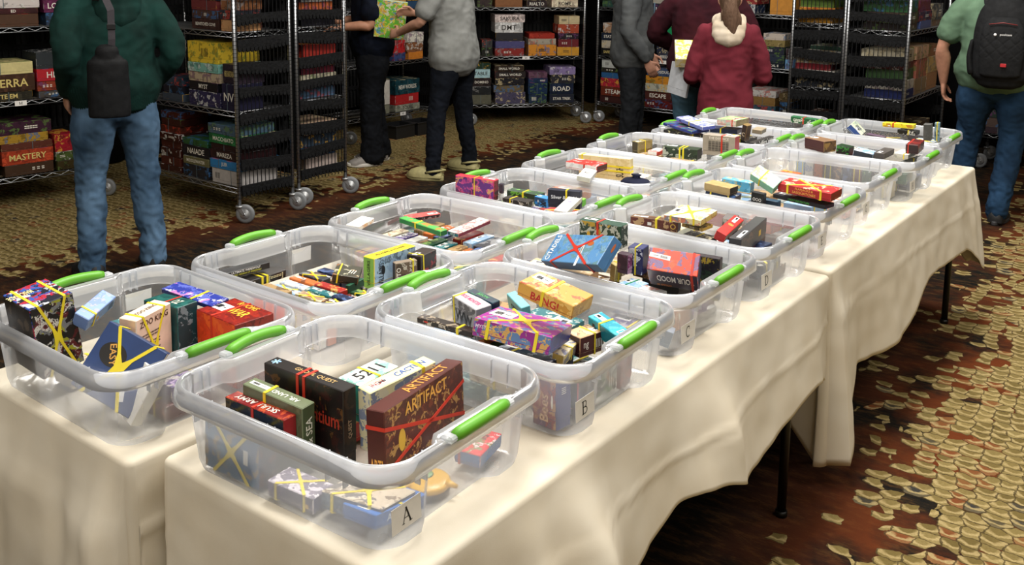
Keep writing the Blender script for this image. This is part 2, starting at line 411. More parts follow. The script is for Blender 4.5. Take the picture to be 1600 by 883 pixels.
table_cloth(-1.600, -.955, .985, 2.925, Lr, Fr, fo, 1.3, 'cream tablecloth on the nearest right-hand table, under the bins lettered A to D', None)
def Lr2(sd, t, p):
    y = p[1]
    if sd == 0: return .345 + .05 * math.sin((y - 3) * 3.2) + .31 * max(0, 1 - abs(y - 2.955) / .22) - .06 * bump(y, 4.0, .25) + .13 * bump(y, 4.98, .2)
    if sd == .5: return .47
    if sd == 1: return .34 + .14 * bump(t, 0, .1)
    if sd == 3.5: return .645
    if sd == 3: return .33 + .31 * max(0, 1 - (1 - t) / .45)
    return .32
def Fr2(sd, t):
    if sd == 0: return .16 * sm(t, .12, .3) * (1 - .3 * sm(t, .9, 1)) + .10 * (1 - sm(t, 0, .14)) + .02
    if sd == .5: return .11
    if sd == 3.5: return .035
    if sd == 1: return .10
    return 0
def fo2(sd, t):
    if sd == 0: return .022 * (1 - sm(t, .0, .2)) + .012 + .03 * sm(t, .85, 1)
    if sd in (.5, 1): return .03
    return 0
table_cloth(-1.600, -.965, 2.955, 4.985, Lr2, Fr2, fo2, 4.7, 'cream tablecloth on the farther right-hand table, under the bins lettered E, G and H', None)
def Ll(sd, t, p):
    if sd == 0: return .36
    if sd == 3: return .70
    if sd in (2.5, 3.5): return .72
    return .4
def Fl(sd, t):
    if sd == 3: return .06
    if sd == 2.5: return .03
    return 0
def fol(sd, t):
    if sd == 3: return .055 * sm(t, .0, .1) * (1 - .8 * sm(t, .93, 1))
    return 0
table_cloth(-2.265, -1.625, .930, 2.925, Ll, Fl, fol, 9.1, 'cream tablecloth on the nearest left-hand table, draped in folds at its end', None)
table_cloth(-2.265, -1.625, 2.955, 4.985, lambda s, t, p: .34, lambda s, t: .08 if s in (1, 1.5, 2) else 0, lambda s, t: .03 if s in (1, 2) else 0, 12.2, 'cream tablecloth on the farther left-hand table, mostly hidden under bins', None)
# the folding tables under the cloths
blackm = plain('#15130f', .4, metal=.3, var=.05); topm = plain('#8a8272', .6, var=.08)
def folding_table(x0, x1, y0, y1, label):
    cx, cy = (x0 + x1) / 2, (y0 + y1) / 2
    t = empty('folding_table', (cx, cy, 0), label=label, category='table', group='folding tables under the cloths')
    w, l = (x1 - x0) / 2 - .014, (y1 - y0) / 2 - .014
    m = MB(); m.box((0, 0, TZ - .016), (2 * w, 2 * l, .022), topm, ch=.004); m.build('table_top', t)
    for sy in (-1, 1):
        y = sy * (l - .20)
        for sx in (-1, 1):
            m = MB(); x = sx * (w - .03)
            m.tube([(x * .62, y - sy * .03, TZ - .03), (x * .80, y - sy * .03, TZ - .10), (x * .94, y - sy * .02, TZ - .18), (x, y, TZ - .30), (x, y + sy * .02, .30), (x, y + sy * .02, .012)], .0145, blackm, 12)
            m.tube([(x, y + sy * .02, .018), (x, y + sy * .02, .0)], .019, blackm, 12)
            m.build('leg', t)
        m = MB(); m.tube([(-w + .03, y + sy * .015, .33), (w - .03, y + sy * .015, .33)], .009, blackm, 8)
        m.tube([(0, y + sy * .015, .33), (0, y - sy * .3, TZ - .03)], .007, blackm, 8); m.build('brace', t)
for a in ((-1.600, -.955, .985, 2.925, 'folding table under the nearest right-hand cloth, its dark legs in shadow'), (-1.600, -.965, 2.955, 4.985, 'folding table under the farther right-hand cloth, one black leg showing'), (-2.265, -1.625, .930, 2.925, 'folding table hidden under the nearest left-hand cloth'), (-2.265, -1.625, 2.955, 4.985, 'folding table hidden under the farther left-hand cloth')):
    folding_table(*a)
# ---------------------------------------------------------------- clear storage bins
def bin_plastic(dens, name, gl=.6):
    m, nt, b = node_mat(name); N = nt.nodes.new
    out = nt.nodes['Material Output']
    nt.nodes.remove(b)
    tr = N('ShaderNodeBsdfTransparent'); tr.inputs[0].default_value = (.97, .975, .985, 1)
    df = N('ShaderNodeBsdfDiffuse'); df.inputs[0].default_value = (.92, .95, 1, 1)
    tl = N('ShaderNodeBsdfTranslucent'); tl.inputs[0].default_value = (.92, .95, 1, 1)
    gs = N('ShaderNodeBsdfGlossy'); gs.inputs['Roughness'].default_value = .12
    a = N('ShaderNodeMixShader'); a.inputs[0].default_value = .55; L(nt, df.outputs[0], a.inputs[1]); L(nt, tl.outputs[0], a.inputs[2])
    tc = N('ShaderNodeTexCoord'); n = N('ShaderNodeTexNoise'); n.inputs['Scale'].default_value = 9; n.inputs['Detail'].default_value = 3; L(nt, tc.outputs['Object'], n.inputs['Vector'])
    lw = N('ShaderNodeLayerWeight'); lw.inputs[0].default_value = .35
    ma = N('ShaderNodeMath'); ma.operation = 'MULTIPLY_ADD'; L(nt, lw.outputs['Facing'], ma.inputs[0]); ma.inputs[1].default_value = .38; ma.inputs[2].default_value = dens
    mb_ = N('ShaderNodeMath'); mb_.operation = 'MULTIPLY_ADD'; L(nt, n.outputs[0], mb_.inputs[0]); mb_.inputs[1].default_value = .08; L(nt, ma.outputs[0], mb_.inputs[2]); mb_.use_clamp = True
    c = N('ShaderNodeMixShader'); L(nt, mb_.outputs[0], c.inputs[0]); L(nt, tr.outputs[0], c.inputs[1]); L(nt, a.outputs[0], c.inputs[2])
    fr = N('ShaderNodeFresnel'); fr.inputs[0].default_value = 1.42
    fm = N('ShaderNodeMath'); fm.operation = 'MULTIPLY'; fm.inputs[1].default_value = gl; L(nt, fr.outputs[0], fm.inputs[0])
    d = N('ShaderNodeMixShader'); L(nt, fm.outputs[0], d.inputs[0]); L(nt, c.outputs[0], d.inputs[1]); L(nt, gs.outputs[0], d.inputs[2])
    L(nt, d.outputs[0], out.inputs[0]); return m
clear = bin_plastic(.125, 'clear_plastic', .4); clear_rim = bin_plastic(.52, 'clear_plastic_rim', .5)
greenm = plain('#62ab2c', .42, var=.05, scale=20)
paper = plain('#f1efea', .8, var=.03); inkm = plain('#1c1c1e', .7, var=.02)
BH = .172
def oval(a, b, r, bay, bayw, n=14):
    """outline of the tub: rounded rectangle whose two short ends dip inwards by `bay` over half-width bayw"""
    pts = []
    ks = 26
    for sx in (1, -1):
        for i in range(ks + 1):
            y = sx * (-(b - r) + 2 * (b - r) * i / ks)
            ay = abs(y); dip = bay * (1 - sm(ay, bayw - .012, bayw + .012)) if bay else 0
            pts.append((sx * (a - dip), y))
        for i in range(1, n):
            an = (0 if sx > 0 else PI) + PI / 2 * i / n
            pts.append((sx * (a - r) + r * math.cos(an), sx * (b - r) + r * math.sin(an)))
        for i in range(0, 9):
            t = i / 8; pts.append((sx * ((a - r) - 2 * (a - r) * t), sx * b))
        for i in range(1, n):
            an = (PI / 2 if sx > 0 else 3 * PI / 2) + PI / 2 * i / n
            pts.append((-sx * (a - r) + r * math.cos(an), sx * (b - r) + r * math.sin(an)))
    return pts
def handle_drop(x, y, a):
    """the rim sags a little at the two handle bays"""
    return 0
def build_bin(name):
    root = empty('storage_bin')
    mb = MB()
    def loft(profile, mat, close=False):
        rings = []
        for (a, b, r, bay, bw, z) in profile:
            rings.append([(x, y, z) for x, y in oval(a, b, r, bay, bw)])
        n = len(rings[0]); vs = [p for rg in rings for p in rg]
        fs = [(i * n + j, i * n + (j + 1) % n, (i + 1) * n + (j + 1) % n, (i + 1) * n + j) for i in range(len(rings) - 1) for j in range(n)]
        if close: fs.append(tuple(range(n))[::-1])
        mb.add(vs, fs, mat, smooth=True)
    B = .022; BW = .10; t = .0016
    # outer and inner skin of the tub
    loft([(.246, .196, .05, B, BW, 0), (.252, .202, .055, B, BW, .004), (.257, .207, .058, B, BW, .02), (.266, .217, .062, B, BW, BH - .05), (.269, .220, .064, B, BW, BH - .045)], clear, True)
    # stacking step, rolled rim and hanging skirt
    loft([(.269, .220, .064, B, BW, BH - .045), (.2735, .2245, .066, B, BW, BH - .04), (.276, .227, .068, B, BW, BH - .006), (.278, .229, .069, B, BW, BH),
          (.281, .232, .071, B * .9, BW, BH + .002), (.286, .237, .074, B * .3, BW * .8, BH), (.289, .240, .076, 0, BW, BH - .005), (.291, .242, .077, 0, BW, BH - .016), (.2925, .2435, .078, 0, BW, BH - .033), (.291, .242, .077, 0, BW, BH - .0335), (.287, .238, .074, 0, BW, BH - .008)], clear_rim)
    # gussets between wall and skirt, foot ring
    for sx in (1, -1):
        for sy in (1, -1):
            for (x, y, dx, dy) in ((.2735, .135, 1, 0), (.2735, .152, 1, 0), (.19, .2245, 0, 1), (.15, .2245, 0, 1)):
                cx, cy = sx * x, sy * y
                mb.box((cx + sx * dx * .004, cy + sy * dy * .004, BH - .028), (.012 if dx else .0018, .012 if dy else .0018, .05), clear_rim)
    for sx in (1, -1):
        for sy in (1, -1):
            mb.box((sx * .288, sy * .083, BH + .001), (.026, .020, .012), clear_rim, ch=.004)
    body = mb.build('tub', root)
    for sx in (1, -1):
        hb = MB(); pts = []
        for i in range(13):
            y = -.074 + .148 * i / 12; u = 1 - (y / .074) ** 2
            pts.append((sx * (.292 + .008 * u), y, BH + .002 + .006 * u))
        hb.tube(pts, [.0095] + [.0118] * 11 + [.0095], greenm, 14)
        hb.build('handle', root)
    return root
BINS = [(-1.282, 1.214, .039, 'A'), (-1.261, 1.722, .028, 'B'), (-1.279, 2.226, .004, 'C'), (-1.279, 2.720, -.009, 'D'), (-1.294, 3.217, -.015, 'E'), (-1.314, 3.731, -.006, 'G'), (-1.280, 4.224, -.010, 'H'), (-1.312, 4.740, -.003, ''),
        (-1.919, 1.150, -.015, ''), (-1.886, 1.663, 0, ''), (-1.906, 2.159, .025, ''), (-1.915, 2.684, -.029, ''), (-1.931, 3.182, -.013, ''), (-1.947, 3.676, -.005, ''), (-1.912, 4.184, 0, ''), (-1.943, 4.692, .009, '')]
BZ = TZ + .002
BL = ['clear bin with green handles lettered A, nearest on the right-hand table', 'clear bin with green handles lettered B, second in the right-hand row', 'clear bin with green handles lettered C, third in the right-hand row',
      'clear bin with green handles lettered D, fourth in the right-hand row', 'clear bin with green handles lettered E, behind the bin lettered D', 'clear bin with green handles lettered G, behind the bin lettered E',
      'clear bin with green handles lettered H, next to last in the right-hand row', 'clear bin farthest in the right-hand row, at the table end by the green-shirted man',
      'clear bin nearest in the left-hand row, cut by the left frame edge', 'clear bin second in the left-hand row, with the tall green and yellow box', 'clear bin third in the left-hand row, packed with small flat boxes',
      'clear bin fourth in the left-hand row, with the pink sunset box', 'clear bin fifth in the left-hand row, with the red-topped white box', 'clear bin sixth in the left-hand row, with the grey rules-text box',
      'clear bin seventh in the left-hand row, heaped above its rim', 'clear bin farthest in the left-hand row, nearly empty with one green box']
proto = build_bin('storage_bin')
BINOBJ = []
for i, (x, y, rz, lt) in enumerate(BINS):
    o = proto if i == 0 else copy_tree(proto)
    o.location = (x, y, BZ); o.rotation_euler = (0, 0, rz)
    setp(o, label=BL[i], category='bin', group='clear storage bins with green handles'); BINOBJ.append(o)
for i, (x, y, rz, lt) in enumerate(BINS):
    o = BINOBJ[i]; m = MB()
    if lt:
        # label on the right-hand end wall, towards the near corner: end wall leans out 3 degrees
        M = Matrix.Translation((.2655, -.166, .068)) @ Matrix.Rotation(PI / 2, 4, 'Z') @ Matrix.Rotation(math.radians(87), 4, 'X')
        m.box((0, 0, 0), (.072, .044, .0006), paper)
        s = .027
        MM = Matrix.Translation((-.45 * s, -.5 * s, .0008)) @ Matrix.Scale(s, 4)
        for pts, w in SERIF[lt]: stroke(m, pts, w, inkm, MM)
        lb = m.build('paper_label', o, M=M); lb['label'] = 'white paper label with a black letter ' + lt
    elif i in (8, 9, 10, 11):
        M = Matrix.Translation((-.2655, .150, .095)) @ Matrix.Rotation(-PI / 2, 4, 'Z') @ Matrix.Rotation(math.radians(87), 4, 'X')
        m.box((0, 0, 0), (.072, .044, .0006), paper); m.build('paper_label', o, M=M)['label'] = 'white paper label seen from behind'
# ---------------------------------------------------------------- game boxes in the bins: bin, centre, turn, size, side, label, colours, printing, band
HEROES = [
('A', (-1.1830,1.2739,0.8327), (0.6375,-0.0374,-0.0103,0.7695), (0.2838,0.0403,0.1500), 1, 'large dark brown box with crossed red bands, standing at the right of bin A', (['#4a1d12', '#6b2d1a', '#caa05a', '#4a1d12', '#5a2214', '#7c3a20'], '#4a1a14', '#54221a'), [('U', 'ARTIFACT', '#e8b050', 0.8, 0.16, 0.0, 0.36, 0), ('T', 'ARTIFACT', '#d9953c', 0.6, 0.6, 0.1, 0, 0), ('V', 'ARTI', '#e0a24a', 0.7, 0.3, 0, -0.2, 0)], ('x', 'r', 'U')),
('A', (-1.2442,1.2824,0.8458), (0.7349,0.0355,-0.0052,0.6772), (0.1707,0.0369,0.1300), 1, 'cream and blue upright box beside the large brown box in bin A', (['#f2eec0', '#e8e6d0', '#2d5fae', '#f2eec0'], ['#f4efc8', '#2c6ab8', '#e8e6d0'], '#f3efb4'), [('T', 'CACTUN', '#2858b0', 0.45, 0.7, 0.18, 0, 0), ('T', 'INDY', '#cf4a32', 0.2, 0.6, -0.3, 0, 0)], ('loop', 'y', (0.3,))),
('A', (-1.3337,1.2897,0.8461), (0.6960,0.0090,0.0002,0.7180), (0.1132,0.0606,0.0800), 1, 'teal and white box with large black digits, behind the cream box in bin A', (['#e9ecea', '#2aa08c', '#e9ecea'], '#1d8f80', ['#eef2ee', '#39ae97', '#eef2ee', '#eef2ee']), [('T', '5211', '#141414', 0.7, 0.5, 0, 0.0, 0)], ('loop', 'y', (0.0,))),
('A', (-1.3689,1.1651,0.8338), (-0.0289,0.0053,-0.0048,0.9996), (0.2146,0.0363,0.1650), -1, 'long black standing box with dark red art and red bands in bin A', (['#150d0c', '#1b1010', '#3c1612', '#1b1010', '#6d4a22'], ['#120c0c', '#1f1312', '#3c2a20'], '#1a1412'), [('V', 'QUEST', '#b9a184', 0.8, 0.3, 0.0, 0.0, 90), ('T', 'GHOUL QUEST', '#c9a86c', 0.5, 0.6, -0.08, 0, 180), ('T', '*', '#9fc8e8', 0.1, 0.6, 0.42, 0, 0), ('U', 'Amantium', '#a8321f', 0.6, 0.3, 0.15, 0.1, 0)], ('loop', 'r', (-0.02, 0.06))),
('A', (-1.3971,1.1129,0.8219), (-0.0335,0.0223,-0.0218,0.9989), (0.1621,0.0337,0.1350), -1, 'olive green standing box with white lettering and a yellow band in bin A', (['#59654c', '#4d5943', '#6b775c', '#59654c'], '#4c5a3e', '#6f7a5c'), [('T', 'AIR, LAND & SEA', '#eef0e4', 0.7, 0.55, 0.0, 0, 0), ('V', '& SEA', '#eef0e4', 0.6, 0.5, 0, 0.1, 90), ('U', 'LAND', '#cfd4c0', 0.6, 0.35, -0.2, 0.1, 0)], ('loop', 'y', (0.12,))),
('A', (-1.4116,1.0810,0.8397), (-0.0195,-0.0013,0.0014,0.9998), (0.1667,0.0321,0.0600), -1, 'small black and red box with a red band, nearest the front wall of bin A', (['#14161c', '#1d1a20', '#5c4a22', '#14161c'], '#8e1d24', ['#7a1a1e', '#8d2218', '#c4532c', '#7a1a1e']), [('T', 'SKULL ARMY', '#f0e4d8', 0.7, 0.5, 0.05, 0, 0), ('U', 'AA', '#d9dde4', 0.25, 0.6, 0.3, 0, 0)], ('loop', 'r', (0.02,))),
('A', (-1.4163,1.0366,0.7978), (-0.0141,-0.0011,0.0248,0.9996), (0.1580,0.0421,0.0983), -1, 'large deep blue box with a crossed yellow band, seen through the front of bin A', (['#1d5f92', '#20487a', '#2a78a6', '#1d5f92', '#c7a45a'], ['#1c2c44', '#7c4630', '#1c2c44'], '#204a74'), [], ('star', 'y', 'U')),
('A', (-1.2623,1.0505,0.7643), (-0.0510,0.0082,-0.0002,0.9987), (0.1115,0.0568,0.0318), -1, 'low dark purple box with pale figures and a crossed yellow band in bin A', (['#2c2450', '#3a2f63', '#8c7fa8'], '#3b3f84', ['#d9d2dd', '#5a4a6a', '#efe9ee', '#3a3050']), [], ('star', 'y', 'T')),
('A', (-1.1322,1.0910,0.7752), (-0.0432,-0.0388,0.0592,0.9966), (0.1371,0.0938,0.0326), -1, 'low dark slate box with pale art and a white sticker in bin A', (['#223a5a', '#2f5068', '#7a8fa0'], '#202c4a', ['#cfc2ac', '#62503e', '#e6dccb', '#3a3f52']), [('T', '|||||', '#222222', 0.2, 0.25, 0.2, -0.2, 0)], ('star', 'y', 'T')),
('A', (-1.0993,1.0980,0.7731), (0.7111,-0.0848,0.0109,0.6979), (0.1229,0.0821,0.0264), 1, 'flat bright blue box with pale capitals at the near corner of bin A', ('#2c67b4', '#2a5fa8', '#2f6fbd'), [('U', 'ANOMIA', '#c9d8ec', 0.75, 0.5, 0.0, 0, 0)], ('loop', 'y', (0.0,))),
('A', (-1.0986,1.3520,0.7739), (-0.1123,0.0119,-0.0005,0.9936), (0.0568,0.0963,0.0279), -1, 'small blue box with a red and white top, far right in bin A', (['#1c68ac', '#2a78b8'], '#2a6fb0', ['#d9303a', '#eef0f0', '#d9303a', '#2f9a62', '#eef0f0']), [('T', 'ZHU', '#1a1a22', 0.4, 0.3, 0, -0.2, 0)], ('loop', 'r', (0.3,))),
('1', (-2.0307,0.9861,0.8964), (0.0056,0.0286,-0.0724,0.9970), (0.1184,0.0965,0.1700), -1, 'tall dark box with colourful panels and yellow bands, leftmost in the nearest left-hand bin', (['#2a2622', '#3a342e', '#2a2622', '#6a5c4c'], ['#191716', '#6d1f28', '#efece4', '#191716', '#8c8f94', '#b5b82e'], ['#1a1d2c', '#3a66c8', '#cf2838', '#1a1d2c', '#e9ecf4']), [('T', 'MASCARADE', '#f0e9a8', 0.55, 0.3, 0.2, 0.28, 90)], ('star', 'y', 'V')),
('1', (-1.9724,1.0705,0.9274), (0.5064,0.2028,0.1372,0.8268), (0.1007,0.0364,0.0350), 1, 'small pale blue box with a yellow band lying tilted in the nearest left-hand bin', (['#7fa0d8', '#9ab4e2', '#6d86c4'], '#6f8cc9', ['#90aee2', '#7c95d4', '#b3b0e0', '#90aee2']), [('U', '||||', '#333333', 0.2, 0.5, 0.35, 0, 0)], ('loop', 'y', (-0.25,))),
('1', (-1.7932,1.0278,0.8527), (-0.0617,0.2482,-0.4516,0.8548), (0.1500,0.1460,0.0400), 1, 'navy box with a gold and black oval emblem leaning in the nearest left-hand bin', ('#3a4a68', '#c9c3b2', '#223c6e'), [('V', 'WORDSY', '#3a4048', 0.75, 0.6, -0.1, 0, 0), ('T', '@disc', '#17130f', 0.42, 0.34, 0.18, -0.12, 0), ('T', 'EASY', '#d9a04a', 0.3, 0.12, 0.18, -0.12, 120), ('T', '@rect', '#e8eaec', 0.1, 0.42, -0.18, 0.18, 25)], ('star', 'y', 'T')),
('1', (-1.7743,1.0389,0.8247), (0.1154,0.0548,-0.5252,0.8414), (0.1500,0.1150,0.0280), 1, 'white box leaning behind the navy box in the nearest left-hand bin', ('#e6e2d6', '#d9d6cc', '#eae8e2'), [], None),
('1', (-1.8664,1.1291,0.8523), (0.5903,0.0199,0.0043,0.8069), (0.1132,0.0464,0.1700), 1, 'pale pink and cream standing box with a giraffe picture and yellow band, nearest left-hand bin', ('#eccdb6', '#e2bfa6', '#f3e2cc'), [('U', 'ZOO KING', '#4a2a18', 0.8, 0.14, 0.0, 0.4, 0), ('U', '======', '#6a5a4a', 0.5, 0.1, -0.1, 0.22, 0), ('U', '======', '#6a5a4a', 0.5, 0.1, -0.1, 0.1, 0), ('U', '======', '#6a5a4a', 0.5, 0.1, -0.1, -0.02, 0), ('T', 'ZOO KING', '#5a3a22', 0.6, 0.4, 0, 0.0, 0), ('V', 'IZ', '#5a3a22', 0.3, 0.14, 0, 0.3, 0)], ('star', 'y', 'U')),
('1', (-1.9058,1.2173,0.8430), (-0.0632,-0.0122,0.0127,0.9978), (0.1132,0.0604,0.1600), -1, 'dark teal standing box with a red band in the nearest left-hand bin', (['#1d4a4c', '#173c40'], ['#1b3d42', '#8a9aa0', '#1b3d42', '#1b3d42'], ['#1f5754', '#1a4a48', '#2c6e68']), [('T', 'OZ', '#e6ead8', 0.2, 0.7, -0.2, 0, 180)], ('loop', 'r', (0.0,))),
('1', (-1.9182,1.2908,0.9117), (-0.0473,0.0237,-0.0245,0.9983), (0.1760,0.0530,0.0120), -1, 'long flat indigo box with pink pattern, at the back of the nearest left-hand bin', ('#1e2a6a', '#233070', ['#2b3a9a', '#e88fc8', '#f0eef6', '#2b3a9a', '#6a78d0']), [], ('loop', 'y', (-0.1,))),
('1', (-1.7664,1.2910,0.8344), (0.0217,-0.0020,0.0031,0.9998), (0.1519,0.1043,0.1500), -1, 'bright orange-red box lettered in yellow, at the right of the nearest left-hand bin', (['#e24a1e', '#c83818', '#ef6a24'], ['#7a2418', '#4a1814', '#8e2c1c'], ['#8a1f16', '#a82c1a', '#6b1a14']), [('T', 'WAR', '#f6c23a', 0.4, 0.5, -0.1, 0.0, 180), ('T', 'ROOMS', '#f0b030', 0.45, 0.3, 0.0, -0.36, 180), ('V', 'S', '#e0a040', 0.3, 0.3, -0.3, 0.2, 0)], ('loop', 'r', (0.1,))),
('B', (-1.1243,1.6426,0.9952), (-0.0367,0.0997,0.0073,0.9943), (0.1400,0.0879,0.0334), -1, 'wooden-crate patterned yellow box with red letters, topmost in the bin lettered B', (['#e0b050', '#c98f34', '#f0ca74', '#e0b050'], ['#d8a442', '#b9802c', '#e8bc60'], ['#c8963a', '#a8282a', '#e6c890', '#d0a050']), [('U', 'BANG!', '#c4202a', 0.5, 0.62, 0.0, -0.05, 0)], ('loop', 'y', (0.05,))),
('B', (-1.1898,1.6181,0.9080), (-0.1592,0.0399,0.1073,0.9806), (0.1755,0.1747,0.0402), -1, 'large magenta box with a yellow and blue scene and crossed yellow band in bin B', (['#8f2a86', '#e0b83a', '#3a8fb4', '#f0c84a', '#8f2a86'], ['#24409c', '#1d2f7c'], ['#a8339a', '#a8339a', '#e8c24a', '#44a0b8', '#2f7fa4', '#a8339a']), [('U', 'MYSTIC', '#e8d8ee', 0.2, 0.3, -0.37, 0.1, 0)], ('star', 'y', 'T')),
('B', (-1.1355,1.7827,0.8432), (0.7857,0.0020,-0.0003,0.6186), (0.0787,0.0524,0.0500), 1, 'dark maroon box with a pale top and a barcode in bin B', ('#4a1a1e', '#3c1619', ['#d9b48a', '#6b4a32', '#e8d0ae']), [('U', 'ng', '#f0e8e0', 0.2, 0.6, -0.25, 0, 0), ('U', '|||||', '#f4f4f4', 0.3, 0.7, 0.3, 0, 0)], ('loop', 'y', (0.1,))),
('B', (-1.1396,1.7116,0.8389), (0.6306,0.0561,0.0343,0.7733), (0.0919,0.0293,0.0300), 1, 'small cream and yellow box with a yellow band, below the magenta box in bin B', (['#e8d27a', '#2a3f86'], '#e3cb6a', ['#f0e6c8', '#3a58a0', '#e8d27a']), [], ('loop', 'y', (0,))),
('B', (-1.0912,1.8172,0.8669), (0.1970,0.0278,-0.0617,0.9781), (0.1156,0.0397,0.0400), -1, 'bright turquoise flat box with a yellow band, right side of bin B', (['#1f9fb4', '#157f98'], '#1f9fb4', ['#27b0c4', '#1a90a8', '#5cc8d4']), [('T', '[]', '#f4f0ee', 0.15, 0.5, -0.4, 0, 0)], ('loop', 'y', (0.1,))),
('B', (-1.3615,1.6489,0.8899), (0.1434,0.0212,-0.0456,0.9884), (0.1018,0.0454,0.0800), -1, 'silver-grey box with pink letters and black figures, at the left of bin B', (['#a8a8ae', '#16161a', '#a8a8ae'], '#8f9096', '#b9babf'), [('T', 'BOSS MONSTER', '#e0407a', 0.7, 0.45, 0, 0, 180), ('U', 'WW', '#1a1a1e', 0.7, 0.6, 0, 0, 0)], ('loop', 'y', (0.4,))),
('B', (-1.3513,1.6767,0.9135), (0.0768,0.0257,-0.0325,0.9962), (0.0932,0.0258,0.0400), -1, 'long dark green and navy box behind the silver-grey box in bin B', ('#1c2c48', '#1a2a40', ['#1d3a4a', '#23604a', '#16243c']), [('T', 'AEON', '#58b060', 0.4, 0.5, 0, 0, 180)], None),
('B', (-1.3873,1.5917,0.8758), (0.0005,-0.0129,-0.0135,0.9998), (0.1670,0.0270,0.0149), -1, 'black and cream low box with a broad yellow band, front left of bin B', (['#1b1614', '#e0d2bc', '#1b1614', '#1b1614'], '#241c18', ['#2c211c', '#3a2c24', '#b8a890', '#2c211c']), [('U', 'IIIII', '#e8dccb', 0.2, 0.5, -0.05, 0.1, 0)], ('loop', 'y', (-0.25,))),
('B', (-1.2977,1.7484,0.8928), (0.2650,0.0054,-0.1005,0.9590), (0.0907,0.0249,0.0500), -1, 'light teal box showing behind the yellow crate box in bin B', ('#6fb9c4', '#5aa8b4', '#7fc8d0'), [('U', 'SPY', '#203040', 0.5, 0.4, 0, 0, 0)], None),
('B', (-1.2068,1.6893,0.8143), (0.0442,-0.0242,0.0222,0.9985), (0.1529,0.0887,0.0400), -1, 'dark navy box with white letters under the magenta box in bin B', ('#182038', '#141c34', ['#1c2747', '#1c2747', '#cfd6e4']), [('T', 'ABYSS', '#dfe6f4', 0.4, 0.5, 0.3, -0.2, 180)], ('loop', 'y', (0.2,))),
('B', (-1.0719,1.5609,0.8037), (0.0495,-0.0185,0.0104,0.9985), (0.0665,0.0493,0.1091), -1, 'purple-navy upright box with gold script, behind the front corner wall of bin B', (['#8a2f3c', '#c9a070', '#3b3470', '#5a3a5c'], '#2c3a86', '#353c7c'), [('U', 'Bees', '#d9b48c', 0.85, 0.35, 0, -0.1, 90), ('V', '||||', '#f0f0f0', 0.4, 0.3, 0, 0.25, 90)], None),
('B', (-1.0593,1.6344,0.7920), (0.0301,-0.0061,0.0047,0.9995), (0.0453,0.0481,0.0850), -1, 'dark grey box with a pink corner behind the paper label of bin B', (['#26303a', '#3a4650'], ['#2a343e', '#8a98a4', '#1f2830'], '#d9606a'), [], None),
('B', (-1.0495,1.7249,0.8059), (0.7466,0.0136,0.0010,0.6651), (0.0866,0.0173,0.0900), 1, 'black-edged box with a leaf picture seen through the end wall of bin B', (['#1c2026', '#5c8a3a', '#cfd4d0', '#1c2026', '#d4a070'], '#23272e', '#2a2e36'), [('U', '||||', '#f0f0f0', 0.3, 0.3, 0.3, -0.2, 0)], None),
('B', (-1.0442,1.8098,0.7893), (0.6942,0.0326,0.0119,0.7189), (0.0498,0.0147,0.0800), 1, 'dusty pink thin box leaning at the far right end of bin B', (['#c48a90', '#9fb8c8', '#d8a8a4'], '#b07a84', '#c9a0a4'), [], None),
('C', (-1.3095,2.0250,0.9603), (0.1142,-0.1675,-0.3518,0.9139), (0.2487,0.0902,0.0356), -1, 'large steel-blue box with white spine capitals and a red cross band, heaped in bin C', ('#35597e', '#4a76a4', ['#5f92c4', '#4a76a4', '#84a8c4', '#6c8c80', '#5f92c4']), [('T', 'CITADELS', '#f0f2f0', 0.9, 0.13, 0.41, 0, 270), ('T', '@label', '#f2f2f0', 0.28, 0.1, -0.12, 0.2, 100), ('T', '@disc', '#b8602c', 0.1, 0.16, -0.2, -0.2, 0), ('V', '@disc', '#c06a3a', 0.3, 0.2, 0.2, 0, 0)], ('star', 'r', 'T')),
('C', (-1.3795,2.2513,0.9503), (-0.0016,-0.0131,-0.0131,0.9998), (0.1376,0.0414,0.0669), -1, 'dark green upright box with a red band, tallest at the back of bin C', (['#1c3a2a', '#d9e0d4', '#1c3a2a', '#2a4c38', '#d8b43a'], ['#183424', '#183424', '#e4e8e0'], ['#27483a', '#3a5c48']), [], ('loop', 'r', (0.05,))),
('C', (-1.2631,2.2477,0.8974), (-0.0572,0.0006,-0.0189,0.9982), (0.0450,0.0436,0.0769), -1, 'narrow navy upright box with white capitals in the middle of bin C', (['#1c2252', '#1c2252', '#e8ecf4', '#20285c'], '#1a2050', '#262c5e'), [('U', 'KOSMOS', '#f0f2f8', 0.8, 0.09, 0, 0.44, 0)], ('loop', 'y', (0,))),
('C', (-1.2810,2.2050,0.8937), (0.0311,-0.0051,-0.0076,0.9995), (0.0359,0.0261,0.0567), -1, 'small purple and pink upright box left of the navy box in bin C', (['#3a2438', '#2c1c2c', '#5a3048'], ['#8a2f6a', '#c9a8c0', '#5a2048'], '#4a3a44'), [], None),
('C', (-1.3096,2.2099,0.8626), (0.8060,0.1068,0.0207,0.5818), (0.0286,0.0233,0.0533), 1, 'narrow tan and olive box leaning beside the steel-blue box in bin C', (['#b9a66a', '#8c7a48', '#d9c890'], '#7a6a40', '#c9b880'), [('U', 'IX', '#3a3020', 0.5, 0.3, 0, 0.2, 90)], ('loop', 'y', (0,))),
